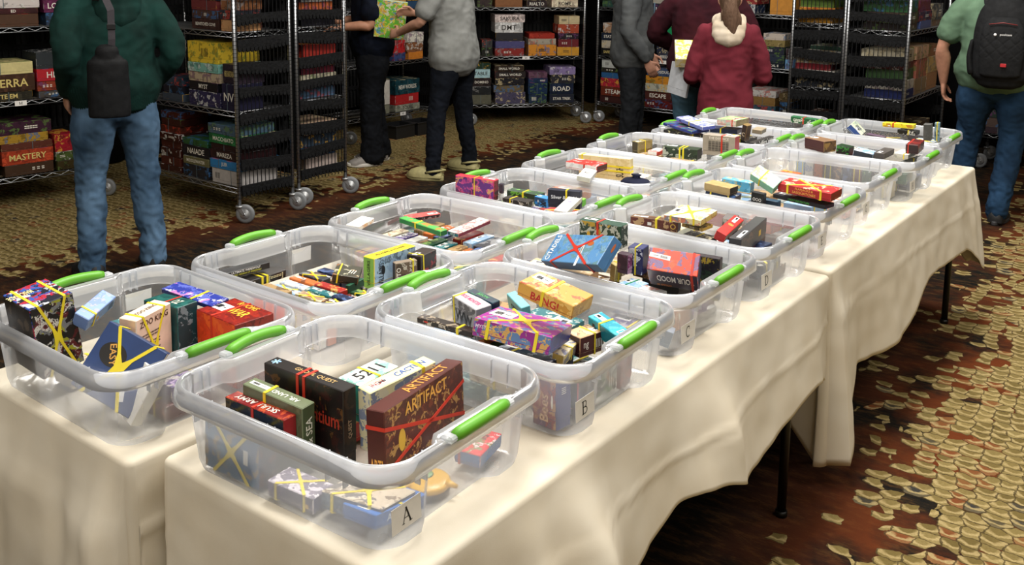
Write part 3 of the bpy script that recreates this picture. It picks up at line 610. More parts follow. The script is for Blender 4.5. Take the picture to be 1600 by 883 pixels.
('C', (-1.1249,2.1971,0.9089), (0.8804,0.4399,0.1011,0.1458), (0.1309,0.0616,0.1269), 1, 'large blue and orange box lying on its side with a red band in bin C', (['#1a2040', '#1a2040', '#2a1c30'], '#1a2040', ['#d8401c', '#e0602c', '#1f5c94', '#2a70a8', '#1a2440']), [('U', 'YOUR MOOD', '#f0f0ec', 0.75, 0.6, 0.05, 0.05, 180), ('U', 'COULD BE', '#e88a2c', 0.3, 0.2, -0.2, -0.38, 180), ('T', '@label', '#f4f4f2', 0.42, 0.2, -0.28, 0.15, 175)], ('loop', 'r', (0.38,))),
('C', (-1.0925,2.3174,0.8650), (0.9979,0.0001,0.0005,0.0650), (0.0822,0.0245,0.1200), 1, 'dark box with green creature art at the right end of bin C', (['#1a1a22', '#23402c', '#1a1a22', '#b8a83a', '#2c3c50'], '#2a1818', '#2a2026'), [], None),
('C', (-1.3959,2.0711,0.8699), (-0.0727,-0.0003,0.0001,0.9974), (0.1904,0.0591,0.0500), -1, 'tan wooden game box with a barcode sticker and yellow band in bin C', ('#c09460', '#b4875a', ['#d2b48a', '#c8a878', '#e6d8bc']), [('T', '|||| ||', '#2c2c2c', 0.25, 0.25, 0.1, -0.1, 180)], ('loop', 'y', (0.15,))),
('C', (-1.2403,2.1884,0.8409), (0.0809,0.0084,-0.0079,0.9967), (0.0579,0.0564,0.0200), -1, 'flat pale blue box with a green band near the front of bin C', ('#9ab8d8', '#8fb0d4', ['#a8c8e8', '#7fb0dc', '#e4ecf4']), [], ('loop', 'g', (0.1,))),
('C', (-1.1762,2.1692,0.8411), (0.0696,-0.0081,0.0068,0.9975), (0.0709,0.0433,0.0200), -1, 'flat white box with a small orange mark at the front of bin C', ('#dcdcdc', '#d4d6d8', ['#eef0ee', '#e06a3a', '#eef0ee', '#eef0ee']), [], None),
('C', (-1.0705,2.1037,0.8140), (0.7748,0.0170,-0.0278,0.6313), (0.0983,0.0183,0.0583), 1, 'tan box with pink side behind the paper label of bin C', (['#d0a888', '#c0987a', '#dcbca0'], '#b88c70', '#caa080'), [], None),
('C', (-1.0699,2.0601,0.7824), (0.5626,0.0785,0.1148,0.8149), (0.0383,0.0296,0.0450), 1, 'silver-blue small box low in the near right corner of bin C', ('#8c98a8', '#98a4b4', '#a8b4c4'), [], None),
('C', (-1.0588,2.2177,0.8216), (0.7582,0.0256,0.0034,0.6515), (0.0577,0.0120,0.0450), 1, 'mottled violet box seen through the end wall of bin C', (['#9a86b8', '#b8a0cc', '#7a6a9c'], '#8a78a8', '#a894c0'), [], None),
('C', (-1.0704,2.2725,0.7710), (0.7717,0.0167,0.0011,0.6358), (0.0863,0.0151,0.0450), 1, 'white box with grey capitals low at the end wall of bin C', ('#dcdcd8', '#c8c8c8', '#d8d8d4'), [('U', 'COLLECT', '#8a8a8a', 0.8, 0.5, 0, 0, 0)], None),
('2', (-2.1058,1.5583,0.8650), (0.6818,-0.0032,-0.0017,-0.7315), (0.1707,0.0394,0.0193), -1, 'long black box with white letters, at the left of the second left-hand bin', ('#18181a', '#1a1a1c', '#242426'), [('U', 'ULTIMATE WEREWOLF', '#f0f0f0', 0.8, 0.35, 0.05, 0.22, 0), ('U', 'CLASSIC VERSION OF WEREWOLF', '#c9c94a', 0.8, 0.25, 0.05, -0.2, 0)], None),
('2', (-2.0890,1.6021,0.8316), (0.7234,-0.0135,0.0037,-0.6903), (0.1736,0.0460,0.0243), -1, 'long black box with a cream panel and twin yellow bands, second left-hand bin', (['#1c1a19', '#26221f', '#1c1a19'], '#262220', '#2a2624'), [('U', '[====]', '#d8cfa0', 0.35, 0.7, 0.28, 0, 0)], ('loop', 'y', (-0.1, 0.0))),
('2', (-1.7166,1.7414,0.9114), (0.7002,-0.0082,0.0039,0.7139), (0.1579,0.0401,0.0842), 1, 'tall green box with yellow top and pale blue side, second left-hand bin', (['#a8c4e0', '#a8c4e0', '#8fb0d4', '#2c3c4c', '#a8c4e0'], '#7cb04a', '#ecd62e'), [('U', 'VILLAINS', '#1c2430', 0.7, 0.2, -0.34, -0.05, 90), ('V', 'VILLAGERS', '#203018', 0.8, 0.35, 0, 0, 90), ('T', 'VILLAGERS & VILLAINS', '#3a3a18', 0.7, 0.4, 0, 0, 0)], None),
('2', (-1.6679,1.7474,0.8902), (0.8287,0.0022,-0.0014,0.5597), (0.0630,0.0203,0.0900), 1, 'small brown and white box with square letters, right of the tall green box', (['#6a5646', '#ded6ca', '#6a5646', '#3a2c24'], '#3a2a22', '#8c7c6a'), [('U', 'LOTO', '#f4f0e8', 0.7, 0.2, -0.36, 0.1, 90)], ('loop', 'y', (0.3,))),
('2', (-1.6736,1.8178,0.9171), (0.6542,-0.0119,-0.0148,0.7561), (0.0743,0.0464,0.0483), 1, 'black box with a red mark, at the right of the second left-hand bin', (['#1c1819', '#1c1819', '#1c1819', '#a83038'], '#2c2422', '#3a302c'), [], ('loop', 'y', (-0.35,))),
('2', (-1.9133,1.7730,0.8388), (-0.3335,0.0752,0.0205,0.9395), (0.0724,0.0905,0.0250), -1, 'dark olive box with white strokes and a yellow band, back of the second left-hand bin', ('#2c2a20', '#2a281e', ['#3a3828', '#3a3828', '#c9c4a8', '#a8682c']), [('T', '///', '#e8e6d8', 0.3, 0.5, -0.2, 0.1, 0)], ('loop', 'y', (0.3,))),
('2', (-1.8710,1.7623,0.8152), (0.6570,0.0041,0.0007,0.7539), (0.0702,0.0120,0.0300), 1, 'small dark green box with a white label, second left-hand bin', ('#1c4a34', '#183c2c', '#225a40'), [], None),
('3', (-2.1041,2.0067,0.9002), (0.5979,0.0284,0.0096,0.8010), (0.0968,0.0462,0.0151), 1, 'white box with red matchsticks at the left end of the third left-hand bin', (['#f0ece4', '#b8402c', '#e0a050', '#f0ece4'], '#e8e6e0', '#f2f0ea'), [], None),
('3', (-2.0981,2.2812,0.8666), (0.8389,0.0067,-0.0065,0.5442), (0.1156,0.0446,0.0131), 1, 'red box with rounded look and black side at the back of the third left-hand bin', (['#2a1c20', '#a8a4a4', '#2a1c20'], '#8f2a2c', '#cf4a44'), [], None),
('3', (-2.0047,2.1823,0.8717), (0.0572,0.0096,-0.0197,0.9981), (0.1993,0.0301,0.0181), -1, 'long bright green box with a yellow band, third left-hand bin', ('#2c8048', '#1f6638', ['#5cb85c', '#4aa858', '#d87a3a', '#5cb85c']), [], ('loop', 'y', (0.1,))),
('3', (-1.8972,2.2826,0.8650), (0.7004,0.0421,0.0052,0.7125), (0.1641,0.0451,0.0138), 1, 'maroon sided box with teal end and white topped stripe, third left-hand bin', ('#7a1f34', '#2c6a7a', ['#d8d4cc', '#8a2f3c', '#d8d4cc']), [('V', 'KTZ', '#f0f0f0', 0.5, 0.5, 0, 0, 0)], None),
('4', (-2.0538,2.5108,0.9295), (-0.0601,0.0033,-0.0075,0.9982), (0.1588,0.0332,0.0724), -1, 'pink and purple box with a mountain sunset picture, standing in the fourth left-hand bin', (['#6a2f86', '#d84a90', '#f05a9a', '#f8c060', '#f2558c', '#5a2a4c'], ['#2c1820', '#8a2438'], '#c8283c'), [], ('loop', 't', (0.0,))),
('4', (-2.0348,2.6255,0.9067), (-0.1019,-0.0056,-0.0175,0.9946), (0.0172,0.0151,0.0370), -1, 'thin dark violet box behind the pink sunset box', (['#3a3440', '#4c4454'], ['#2c2834', '#5a5466'], '#3a3440'), [], None),
('4', (-1.9362,2.5945,0.8801), (-0.0139,-0.0021,-0.0036,0.9999), (0.1072,0.0415,0.0237), -1, 'black box with pale lettering and a yellow band, fourth left-hand bin', (['#26221f', '#c8c0b4', '#26221f', '#3a332e'], ['#1c1a18', '#c8c0b4', '#1c1a18'], '#332e2a'), [], ('loop', 'y', (0.2,))),
('4', (-1.9014,2.6951,0.8674), (0.0193,0.0041,-0.0071,0.9998), (0.0563,0.0339,0.0361), -1, 'bright blue box with a black spiky shape, fourth left-hand bin', (['#2a7cc8', '#2a7cc8', '#16181c'], '#1f6cb4', '#3a8cd4'), [('U', '*', '#101418', 0.5, 0.8, 0.2, -0.1, 0)], None),
('4', (-1.8228,2.7522,0.8719), (-0.0338,0.0070,-0.0071,0.9994), (0.1035,0.0335,0.0281), -1, 'lime green box behind the navy box in the fourth left-hand bin', ('#6cc83a', '#62b832', '#8cd84c'), [], None),
('4', (-1.7784,2.6473,0.9069), (-0.1327,-0.0131,-0.0018,0.9911), (0.1169,0.0269,0.0632), -1, 'black-navy upright box with white title letters, fourth left-hand bin', ('#161a2a', '#141828', '#20263a'), [('U', 'Silver & Gold', '#e8ecf4', 0.85, 0.2, 0, 0.1, 0)], ('loop', 'y', (-0.08,))),
('4', (-1.7135,2.5704,0.9074), (0.5825,0.0200,0.0164,0.8124), (0.1959,0.0443,0.0200), 1, 'white box leaning against the black-navy box in the fourth left-hand bin', ('#c8c4b8', '#d0ccc4', ['#eceae6', '#d8d6e0', '#eceae6']), [('T', 'o', '#8a86c0', 0.2, 0.3, 0.1, 0, 0)], None),
('4', (-2.0332,2.7688,0.8501), (-0.0594,0.0009,-0.0004,0.9982), (0.1375,0.0444,0.0400), -1, 'long dark green box at the back of the fourth left-hand bin', (['#24382a', '#7cc844', '#24382a', '#24382a'], '#20301f', ['#2f4a34', '#7cc844', '#2f4a34', '#2f4a34']), [], ('loop', 'y', (0.0,))),
('5', (-1.9373,3.1630,0.9081), (-0.0609,-0.0099,-0.0218,0.9979), (0.2239,0.0286,0.0902), -1, 'big cream box with black brush letters and yellow bands, fifth left-hand bin', (['#e6d29a', '#dcc688', '#eedcae'], '#d8c48c', '#f0e2b8'), [('U', 'SUSHI', '#1a1614', 0.5, 0.24, 0.3, -0.1, 90)], ('loopx', 'y', (0.1, -0.1))),
('5', (-1.9505,3.0457,0.9314), (-0.0126,0.0011,-0.0029,0.9999), (0.1402,0.0803,0.0279), -1, 'white box with a bright red top, in front of the big cream box', (['#f2f0ec', '#f2f0ec', '#d8d4d0'], '#4a1a24', ['#e03830', '#e03830', '#f0eeea']), [], ('loop', 'r', (-0.1,))),
('5', (-1.8731,2.9301,0.9248), (-0.1839,0.0677,0.0014,0.9806), (0.0502,0.1252,0.0200), -1, 'small white box with a tiny title leaning on the red-topped box', ('#d8d8d4', '#d4d4d0', '#efefeb'), [('T', 'BOO', '#2a2a2a', 0.4, 0.3, 0, 0, 180)], None),
('5', (-1.7948,3.1694,0.8751), (0.6545,0.0012,0.0006,0.7561), (0.1663,0.0509,0.0200), 1, 'white box with small coloured doodles at the right of the fifth left-hand bin', ('#d8d8d4', '#d4d4d0', ['#f2f0ea', '#e8c840', '#f2f0ea', '#3a3a3a', '#f2f0ea', '#d84a3a']), [], None),
('6', (-2.0510,3.6522,0.9048), (0.7749,0.0050,-0.0073,0.6320), (0.0968,0.0356,0.0520), 1, 'small olive-brown box with a yellow band at the left of the sixth left-hand bin', (['#8a7a4a', '#9a8a56', '#6a5c38'], '#4a4230', ['#a89a6a', '#4a4230', '#a89a6a']), [], ('loop', 'y', (0,))),
('6', (-1.9911,3.6726,0.8822), (-0.0068,0.0093,-0.0063,0.9999), (0.0461,0.0804,0.0216), -1, 'small white box with red ends beside the olive-brown box', ('#e9e6e2', '#c8382c', ['#f2f0ec', '#d84030', '#f2f0ec']), [], None),
('6', (-1.8468,3.6326,0.9071), (-0.0540,-0.0006,-0.0050,0.9985), (0.1565,0.0593,0.0461), -1, 'dark green and black box with twin yellow bands, sixth left-hand bin', (['#26331f', '#33452c', '#16181a', '#c8cbb8'], '#16181a', '#2c3c26'), [], ('loop', 'y', (-0.1, 0.0))),
('6', (-1.7652,3.8362,0.9184), (-0.0374,-0.0105,0.0130,0.9992), (0.1465,0.0605,0.0888), -1, 'grey standing box with a black panel of small text and red band, sixth left-hand bin', ('#a09688', '#a82c34', '#b0a698'), [('U', '#', '#1c1a1a', 0.0, 0.0, 0, 0, 0), ('U', 'THE DEFENCE', '#e8e0d4', 0.7, 0.12, 0, 0.36, 0), ('U', '======', '#3a3634', 0.7, 0.1, 0, 0.15, 0), ('U', '======', '#3a3634', 0.7, 0.1, 0, 0.03, 0), ('U', '======', '#3a3634', 0.7, 0.1, 0, -0.09, 0), ('U', '======', '#3a3634', 0.7, 0.1, 0, -0.21, 0)], ('loop', 'r', (-0.1,))),
('7', (-1.9951,4.0464,0.9632), (0.2704,0.0113,-0.0397,0.9619), (0.2312,0.0697,0.0186), -1, 'pale blue-violet box with white top pattern, upper left in the seventh left-hand bin', (['#6a78c8', '#8a94d8'], '#5a66b4', ['#8f9ae0', '#efe9a0', '#f2f2f4', '#6a70c0']), [], ('loop', 'y', (0.0,))),
('7', (-2.0471,4.0538,0.9360), (0.2362,0.0052,-0.0259,0.9713), (0.2300,0.1022,0.0141), -1, 'dark blue box with green and maroon top in the seventh left-hand bin', ('#2c3a8a', '#26306c', ['#2f4a9a', '#5c9a44', '#7a2c4a', '#2a2444']), [('U', 'FRAG', '#dfe6f8', 0.4, 0.5, -0.3, 0, 0)], None),
('7', (-2.0503,4.0684,0.9065), (0.0623,-0.0040,0.0018,0.9980), (0.2095,0.0792,0.0149), -1, 'long black box with cream letters at the left of the seventh left-hand bin', (['#1a1816', '#1a1816', '#d8d2a0'], '#1c1a18', ['#221f1c', '#d8d2a0', '#221f1c']), [], ('loop', 'y', (-0.3,))),
('7', (-1.8676,4.1786,0.9677), (0.0440,-0.0117,0.0032,0.9990), (0.1010,0.1218,0.0316), -1, 'pale mint and pink box with a red band in the seventh left-hand bin', (['#e0a8a0', '#a8d4c0', '#e8e0c8'], ['#8a7a5a', '#a89a70'], ['#b8d8a0', '#e8b8a8', '#7cae6a']), [], ('loop', 'r', (-0.3,))),
('7', (-1.8998,4.1765,0.9229), (-0.0608,-0.0062,0.0022,0.9981), (0.1329,0.0801,0.0221), -1, 'navy box with a yellow band under the pale mint box in the seventh left-hand bin', ('#1c2440', '#3a1c2c', '#2c3454'), [], ('loop', 'y', (0.1,))),
('7', (-1.7826,4.1387,0.9318), (0.7915,0.1164,0.0342,0.5990), (0.0356,0.0282,0.0781), 1, 'dark brown box standing aslant in the middle of the seventh left-hand bin', ('#5a4438', '#382a24', '#8a7040'), [('V', 'C', '#d8c8a8', 0.6, 0.3, 0, -0.1, 0)], None),
('7', (-1.7649,4.2481,0.9264), (-0.0484,0.0218,-0.0081,0.9986), (0.0470,0.0757,0.0207), -1, 'tan cloth-coloured box right of the brown box in the seventh left-hand bin', ('#8c7f68', '#7a6e58', '#a89a80'), [], None),
('7', (-1.7112,4.1513,0.8865), (0.7224,0.0126,0.0042,0.6913), (0.2117,0.0240,0.0400), 1, 'black and white box at the right end of the seventh left-hand bin', (['#1c1c1c', '#e0e0e0', '#1c1c1c'], '#1c1c1c', '#3a3836'), [('U', 'ARTS', '#f0f0f0', 0.5, 0.5, 0, 0, 0)], None),
('8', (-1.7736,4.8574,0.8954), (0.0083,0.0122,-0.0122,0.9998), (0.1366,0.0379,0.0335), -1, 'dark green box with white letters and a red band in the farthest left-hand bin', (['#1f5a34', '#1f5a34', '#e8ece0'], '#1a4a2c', '#256a3e'), [('U', 'GREEN', '#e8ece0', 0.4, 0.4, -0.2, 0, 0)], ('loop', 'r', (0.0,))),
('D', (-1.3984,2.5893,0.9012), (-0.0886,-0.0077,-0.0010,0.9960), (0.1552,0.0350,0.0353), -1, 'long maroon box with small portraits and a yellow band, left in the bin lettered D', (['#5a2820', '#6a3226', '#5a2820', '#c8a878'], '#3a1a16', ['#7a5a3c', '#4a2a1c']), [('U', 'O', '#d8b050', 0.12, 0.6, 0.4, 0, 0)], ('loop', 'y', (-0.05,))),
('D', (-1.2660,2.5616,0.9554), (-0.0467,-0.0028,-0.0039,0.9989), (0.1174,0.1368,0.0195), -1, 'white, yellow and blue striped box, highest at the back of bin D', (['#e8dcb0', '#c83028', '#2c4a8a', '#e8dcb0'], ['#d8c060', '#a82c28', '#d8c060'], ['#f0ead0', '#e8d440', '#5a8ac8', '#f0ead0', '#d8584a']), [], ('star', 'y', 'T')),
('D', (-1.2452,2.5661,0.9265), (0.0519,0.0091,-0.0079,0.9986), (0.0731,0.0592,0.0120), -1, 'yellow and black striped box under the white striped box in bin D', (['#c8a44c', '#2c2418', '#e0c070'], '#c8a44c', ['#2c2820', '#c8a44c']), [('U', 'WAR', '#f0ead0', 0.5, 0.5, 0, 0, 0)], None),
('D', (-1.1537,2.5882,0.9277), (0.6504,0.1543,0.1237,0.7334), (0.1602,0.0329,0.0300), 1, 'bright red box with a yellow emblem leaning in the middle of bin D', ('#c8bca8', '#a8201c', ['#cf2a24', '#cf2a24', '#c8241e']), [('T', '@', '#f0c860', 0.4, 0.5, 0, 0, 0)], None),
('D', (-1.1986,2.6963,0.9063), (-0.1112,0.0249,-0.0016,0.9935), (0.0397,0.0632,0.0600), -1, 'grey box with white marks at the back of bin D', (['#5a5654', '#6a6664', '#d8d4d0'], '#4a4644', '#6f6a68'), [], None),
('D', (-1.2387,2.5719,0.8766), (0.0219,0.0135,-0.0074,0.9996), (0.0895,0.0536,0.0400), -1, 'black and cream box with a yellow band in the front of bin D', (['#1c1a18', '#e8e0c8', '#1c1a18'], '#1c1a18', ['#2a2622', '#d8cca8', '#2a2622']), [], ('loop', 'y', (0.0,))),
('D', (-1.1196,2.6532,0.8950), (0.6576,-0.0001,-0.0001,0.7534), (0.2755,0.0375,0.0600), 1, 'glossy black box with brown picture leaning at the right of bin D', (['#1c1a18', '#3c2a20', '#1c1a18', '#6a4a38'], '#2a2a2c', '#3a3a3c'), [], None),
('E', (-1.0937,3.0793,0.9647), (0.0336,0.0149,-0.0230,0.9991), (0.1855,0.0893,0.0305), -1, 'red box with orange capitals and a yellow band, topmost in the bin lettered E', ('#b3262a', '#8c2a24', ['#b82a2c', '#b82a2c', '#e8dcb8', '#c84a30']), [('U', 'FLAPJACKS &', '#f0b050', 0.5, 0.35, -0.0, 0.2, 0), ('U', 'SASQUATCHES', '#f0b050', 0.5, 0.35, -0.0, -0.2, 0)], ('star', 'y', 'T')),
('E', (-1.1177,3.0901,0.9228), (0.1048,0.0010,-0.0054,0.9945), (0.2005,0.0553,0.0155), -1, 'black box with green capitals under the red box in bin E', ('#1c1c20', '#3a2444', '#241f2c'), [('U', 'CREATURE FEATURE', '#5cc85c', 0.7, 0.45, 0, 0, 0)], None),
('E', (-1.2311,3.0405,0.9847), (0.0833,0.2026,-0.3010,0.9281), (0.0940,0.0506,0.0369), -1, 'mint green box with a white and yellow top tilted in bin E', ('#8fd4b8', '#7cc4a8', ['#b8e4d0', '#f2f0e4', '#f0dc60', '#a8dcc4']), [], ('loop', 'y', (0.1,))),
('E', (-1.4009,3.2030,0.9112), (0.0092,0.0040,-0.0166,0.9998), (0.1128,0.0351,0.0397), -1, 'light blue box with a yellow sun picture in bin E', (['#5aa8d0', '#7cc0e0', '#d8b848', '#3a7a9c'], '#3a7c98', ['#6ab4d8', '#e8d070', '#6ab4d8']), [], None),
('E', (-1.4082,3.0769,0.9221), (0.0526,0.0148,-0.0095,0.9985), (0.1041,0.0579,0.0300), -1, 'tan box at the back left of bin E', ('#b09868', '#1c1a18', ['#c8ae78', '#b89c64']), [], None),
('E', (-1.4033,3.0872,0.8959), (0.0094,0.0782,-0.0337,0.9963), (0.1091,0.0646,0.0300), -1, 'navy and white box with a crossed yellow band at the left of bin E', ('#1c2c48', '#1c2c48', ['#22365c', '#e8e4d4', '#22365c', '#3a5a8c']), [], ('star', 'y', 'T')),
('E', (-1.2895,3.1296,0.8905), (0.0768,0.0080,-0.0056,0.9970), (0.0499,0.0217,0.0500), -1, 'black box with three white rings in bin E', ('#1a1c1e', '#1a1c1e', '#26282a'), [('U', 'OOO', '#e8e8e4', 0.7, 0.4, 0, 0, 0)], None),
('E', (-1.2611,3.1731,0.8655), (0.0143,0.0068,-0.0030,0.9999), (0.0614,0.0307,0.0400), -1, 'dark teal-navy box low in the middle of bin E', ('#1c3448', '#16283a', '#24465e'), [], None),
('G', (-1.3502,3.5705,0.8867), (0.0082,0.0173,-0.0068,0.9998), (0.0756,0.0551,0.0300), -1, 'orange and green box with rounded print, alone above the rest in the bin lettered G', (['#d8582c', '#5a9a3a', '#e88a3a'], '#5a8a3a', ['#e8683a', '#e8683a', '#d8c04a']), [], None),
('H', (-1.3961,4.0273,0.9398), (0.2482,-0.0118,-0.0069,0.9686), (0.1205,0.0688,0.0494), -1, 'dark brown cube-like box with gold lines on its side in the bin lettered H', ('#4a2422', ['#6a5038', '#3a2820', '#a8884c'], '#8a6a4c'), [], None),
('H', (-1.3412,4.1884,0.8930), (0.0652,0.0345,-0.0184,0.9971), (0.0603,0.0474,0.0500), -1, 'small green and black box behind the brown box in bin H', (['#1c1e1c', '#4aa048', '#1c1e1c'], '#1c1e1c', ['#2c4a2c', '#1c1e1c']), [], None),
('H', (-1.3367,4.2695,0.8643), (0.0367,0.0154,-0.0065,0.9992), (0.1280,0.0473,0.0200), -1, 'long flat red box with a yellow knot in bin H', ('#c83430', '#b02c2a', '#e0483c'), [], ('loop', 'y', (0,))),
('H', (-1.2405,4.1395,0.8965), (-0.0222,0.0646,-0.0125,0.9976), (0.0836,0.0671,0.0400), -1, 'pale blue and white box in the middle of bin H', ('#26303c', '#26303c', ['#b8d4ec', '#e8f0f6', '#7fa8d0']), [], None),
('H', (-1.1622,4.1460,0.9124), (0.7147,0.0030,-0.0037,0.6994), (0.1356,0.0440,0.0265), 1, 'charcoal box with grey print in the middle of bin H', (['#3a3634', '#5a5450'], '#4a4644', '#55504c'), [], None),
('H', (-1.0850,4.1740,0.9147), (0.0207,0.0018,-0.0044,0.9998), (0.0590,0.1074,0.0217), -1, 'pale grey box with a white top at the right of bin H', (['#c8c8c0', '#8a8a84'], '#5a5c5a', '#e4e2d8'), [], ('loop', 'y', (-0.2,))),
('H', (-1.0567,4.2105,0.9456), (-0.0405,-0.0076,-0.0086,0.9991), (0.0514,0.1344,0.0402), -1, 'black box with red bands at the right end of bin H', ('#2a1c1c', ['#3a2420', '#a8342c', '#3a2420'], ['#8a2c28', '#3a1c1c']), [], ('loop', 'r', (0.3,))),
('H', (-1.0664,4.1921,0.8809), (0.7571,0.0107,0.0034,0.6532), (0.1596,0.0151,0.0300), 1, 'flat grey box at the near right of bin H', ('#4a4e4c', '#3a3e3c', '#6a6e6c'), [], ('loop', 'y', (0.1,))),
('I', (-1.3068,4.8823,0.9206), (0.0224,-0.0201,0.0056,0.9995), (0.1506,0.0433,0.0223), -1, 'bright yellow box with a red label in the farthest right-hand bin', (['#ecdc2a', '#ecdc2a', '#a83a2c', '#ecdc2a'], '#e0d028', '#f0e438'), [], ('loop', 'r', (0.15,))),
('I', (-1.2603,4.8828,0.8928), (0.0556,-0.0073,0.0001,0.9984), (0.0900,0.0579,0.0231), -1, 'black box with a white strip and yellow band in the farthest right-hand bin', (['#181818', '#181818', '#e0e0dc'], '#181818', '#242424'), [], ('loop', 'y', (-0.1,))),
('I', (-1.4332,4.6224,0.9186), (0.6015,0.2354,0.2859,0.7079), (0.1407,0.0735,0.0300), 1, 'white and blue box leaning at the left of the farthest right-hand bin', ('#2c4a8a', '#2c4a8a', ['#e8ecd0', '#3a5a9a', '#e8ecd0', '#a8c8a0']), [('T', 'XX', '#1c2848', 0.5, 0.5, 0, 0, 0)], None),
('I', (-1.1397,4.7532,0.9248), (-0.0408,-0.0189,-0.0035,0.9990), (0.0358,0.0466,0.0793), -1, 'dark grey standing box at the right end of the farthest right-hand bin', (['#4a4a48', '#3a3a38'], '#4a4a48', '#5a5a58'), [], None),
('I', (-1.1130,4.8160,0.9211), (-0.0594,-0.0200,-0.0037,0.9980), (0.0234,0.0290,0.0871), -1, 'steel blue standing box with a yellow knot in the farthest right-hand bin', (['#6a8a9c', '#2c3c4a', '#8aa8b4'], '#5a7a8c', '#7a98a8'), [], ('loop', 'y', (0,))),
('I', (-1.3679,4.7265,0.8767), (0.1196,0.0145,-0.0106,0.9927), (0.0919,0.0283,0.0200), -1, 'flat dusky purple box in the farthest right-hand bin', ('#4a3a4c', '#42344a', '#6a5468'), [], None),
]
# ---------------------------------------------------------------- boxed games
BANDC = {'y': plain('#ecd62c', .5, var=.04), 'r': plain('#c8341f', .5, var=.05), 'g': plain('#1f8f5c', .5, var=.05)}
_seed = [0]
def cmat(c, scale=38):
    if isinstance(c, str): return plain(c, .42, var=.1, scale=30)
    _seed[0] += 1
    return art(c, _seed[0] % 17 + 1, scale)
def face_frame(f, d, sgn):
    """origin, right, up, outward, half width, half height of a face in box space"""
    hx, hy, hz = d[0] / 2, d[1] / 2, d[2] / 2
    X, Y, Z = Vector((1, 0, 0)), Vector((0, 1, 0)), Vector((0, 0, 1))
    if f == 'T': return Z * hz, X, Y, Z, hx, hy
    n = -sgn * Y if f == 'U' else -X
    r = Z.cross(n)
    return (n * (hy if f == 'U' else hx), r, Z, n, hx if f == 'U' else hy, hz)
def fmat(o, r, u, n):
    M = Matrix.Identity(4)
    for i in range(3): M[i][0] = r[i]; M[i][1] = u[i]; M[i][2] = n[i]; M[i][3] = o[i]
    return M
def ribbon(mb, pts, w, mat, t=.0011):
    """flat elastic laid along a path on the surface: pts = (point, outward normal)"""
    for (a, na), (b, nb) in zip(pts[:-1], pts[1:]):
        a = Vector(a); b = Vector(b); dr = (b - a)
        if dr.length < 1e-5: continue
        dr.normalize(); sd = dr.cross(na).normalized() * w / 2
        A0, B0 = a + na * .0002, b + na * .0002; A1, B1 = a + na * t, b + na * t
        e = dr * t * .6; A1 = A1 - e; B1 = B1 + e
        mb.add([A0 - sd, A0 + sd, B0 + sd, B0 - sd, A1 - sd, A1 + sd, B1 + sd, B1 - sd],
               [(4, 7, 6, 5), (0, 1, 2, 3), (0, 3, 7, 4), (1, 5, 6, 2), (0, 4, 5, 1), (3, 2, 6, 7)], mat)
def ring(mb, axis, pos, d, w, mat):
    h = [x / 2 for x in d]; a, b = [i for i in range(3) if i != axis]
    cs = [(h[a], h[b]), (-h[a], h[b]), (-h[a], -h[b]), (h[a], -h[b])]
    for i in range(4):
        p, q = cs[i], cs[(i + 1) % 4]
        n = [0, 0, 0]
        if p[0] == q[0]: n[a] = 1 if p[0] > 0 else -1
        else: n[b] = 1 if p[1] > 0 else -1
        P = [0, 0, 0]; Q = [0, 0, 0]; P[axis] = Q[axis] = pos; P[a], P[b] = p; Q[a], Q[b] = q
        ribbon(mb, [(P, Vector(n)), (Q, Vector(n))], w, mat)
def add_band(root, band, d, sgn):
    kind, col, arg = band
    mb = MB(); w = min(.007, max(.004, d[0] * .05)); L_ = None
    if kind == 'loop' and col == 't': col = 'y'; w *= .5
    m = BANDC[col]
    if kind == 'loop':
        for p in arg:
            mb = MB(); ring(mb, 0, p * d[0], d, w, m); mb.build('rubber_band', root)
    elif kind == 'loopx':
        for p in arg:
            mb = MB(); ring(mb, 2, p * d[2], d, w, m); mb.build('rubber_band', root)
        mb = MB(); ring(mb, 0, .42 * d[0], d, w, m); mb.build('rubber_band', root)
    elif kind == 'x':
        o, r, u, n, a, b = face_frame(arg, d, sgn)
        dep = d[1] if arg == 'U' else (d[0] if arg == 'V' else d[2])
        for s in (1, -1):
            mb = MB()
            p = o - r * a - u * b * .55 * s; q = o + r * a + u * b * .45 * s
            ribbon(mb, [(p, n), (q, n)], w, m)
            ribbon(mb, [(q, r), (q - n * dep, r)], w, m); ribbon(mb, [(p, -r), (p - n * dep, -r)], w, m)
            ribbon(mb, [(q - n * dep, -n), (p - n * dep, -n)], w, m)
            mb.build('rubber_band', root)
    else:
        o, r, u, n, a, b = face_frame(arg, d, sgn)
        dep = d[1] if arg == 'U' else (d[0] if arg == 'V' else d[2])
        c = o + n * 0
        ends = [o + r * a * .62 + u * b, o - r * a * .62 + u * b, o - r * a * .62 - u * b, o + r * a * .62 - u * b]
        sg = [u, u, -u, -u]
        k = min(a, b)
        for e, q in zip(ends, sg):
            ribbon(mb, [(c, n), (e, n)], w, m); ribbon(mb, [(e, q), (e - n * dep, q)], w, m); ribbon(mb, [(e - n * dep, -n), (o - n * dep, -n)], w * .9, m)
        # the webbed middle of the cross band
        poly = []
        for i, e in enumerate(ends):
            v = (e - o); v = v.normalized(); s_ = n.cross(v) * w * .5
            poly += [v * k * .42 - s_, v * k * .42 + s_]
            v2 = (ends[(i + 1) % 4] - o).normalized(); mid = (v + v2)
            mid = mid.normalized() if mid.length > .2 else n.cross(v)
            poly += [mid * k * .17]
        M = fmat(o, r, u, n)
        mb.prism([(p.dot(r), p.dot(u)) for p in poly], .0003, .0014, m, M)
        mb.build('rubber_band', root)
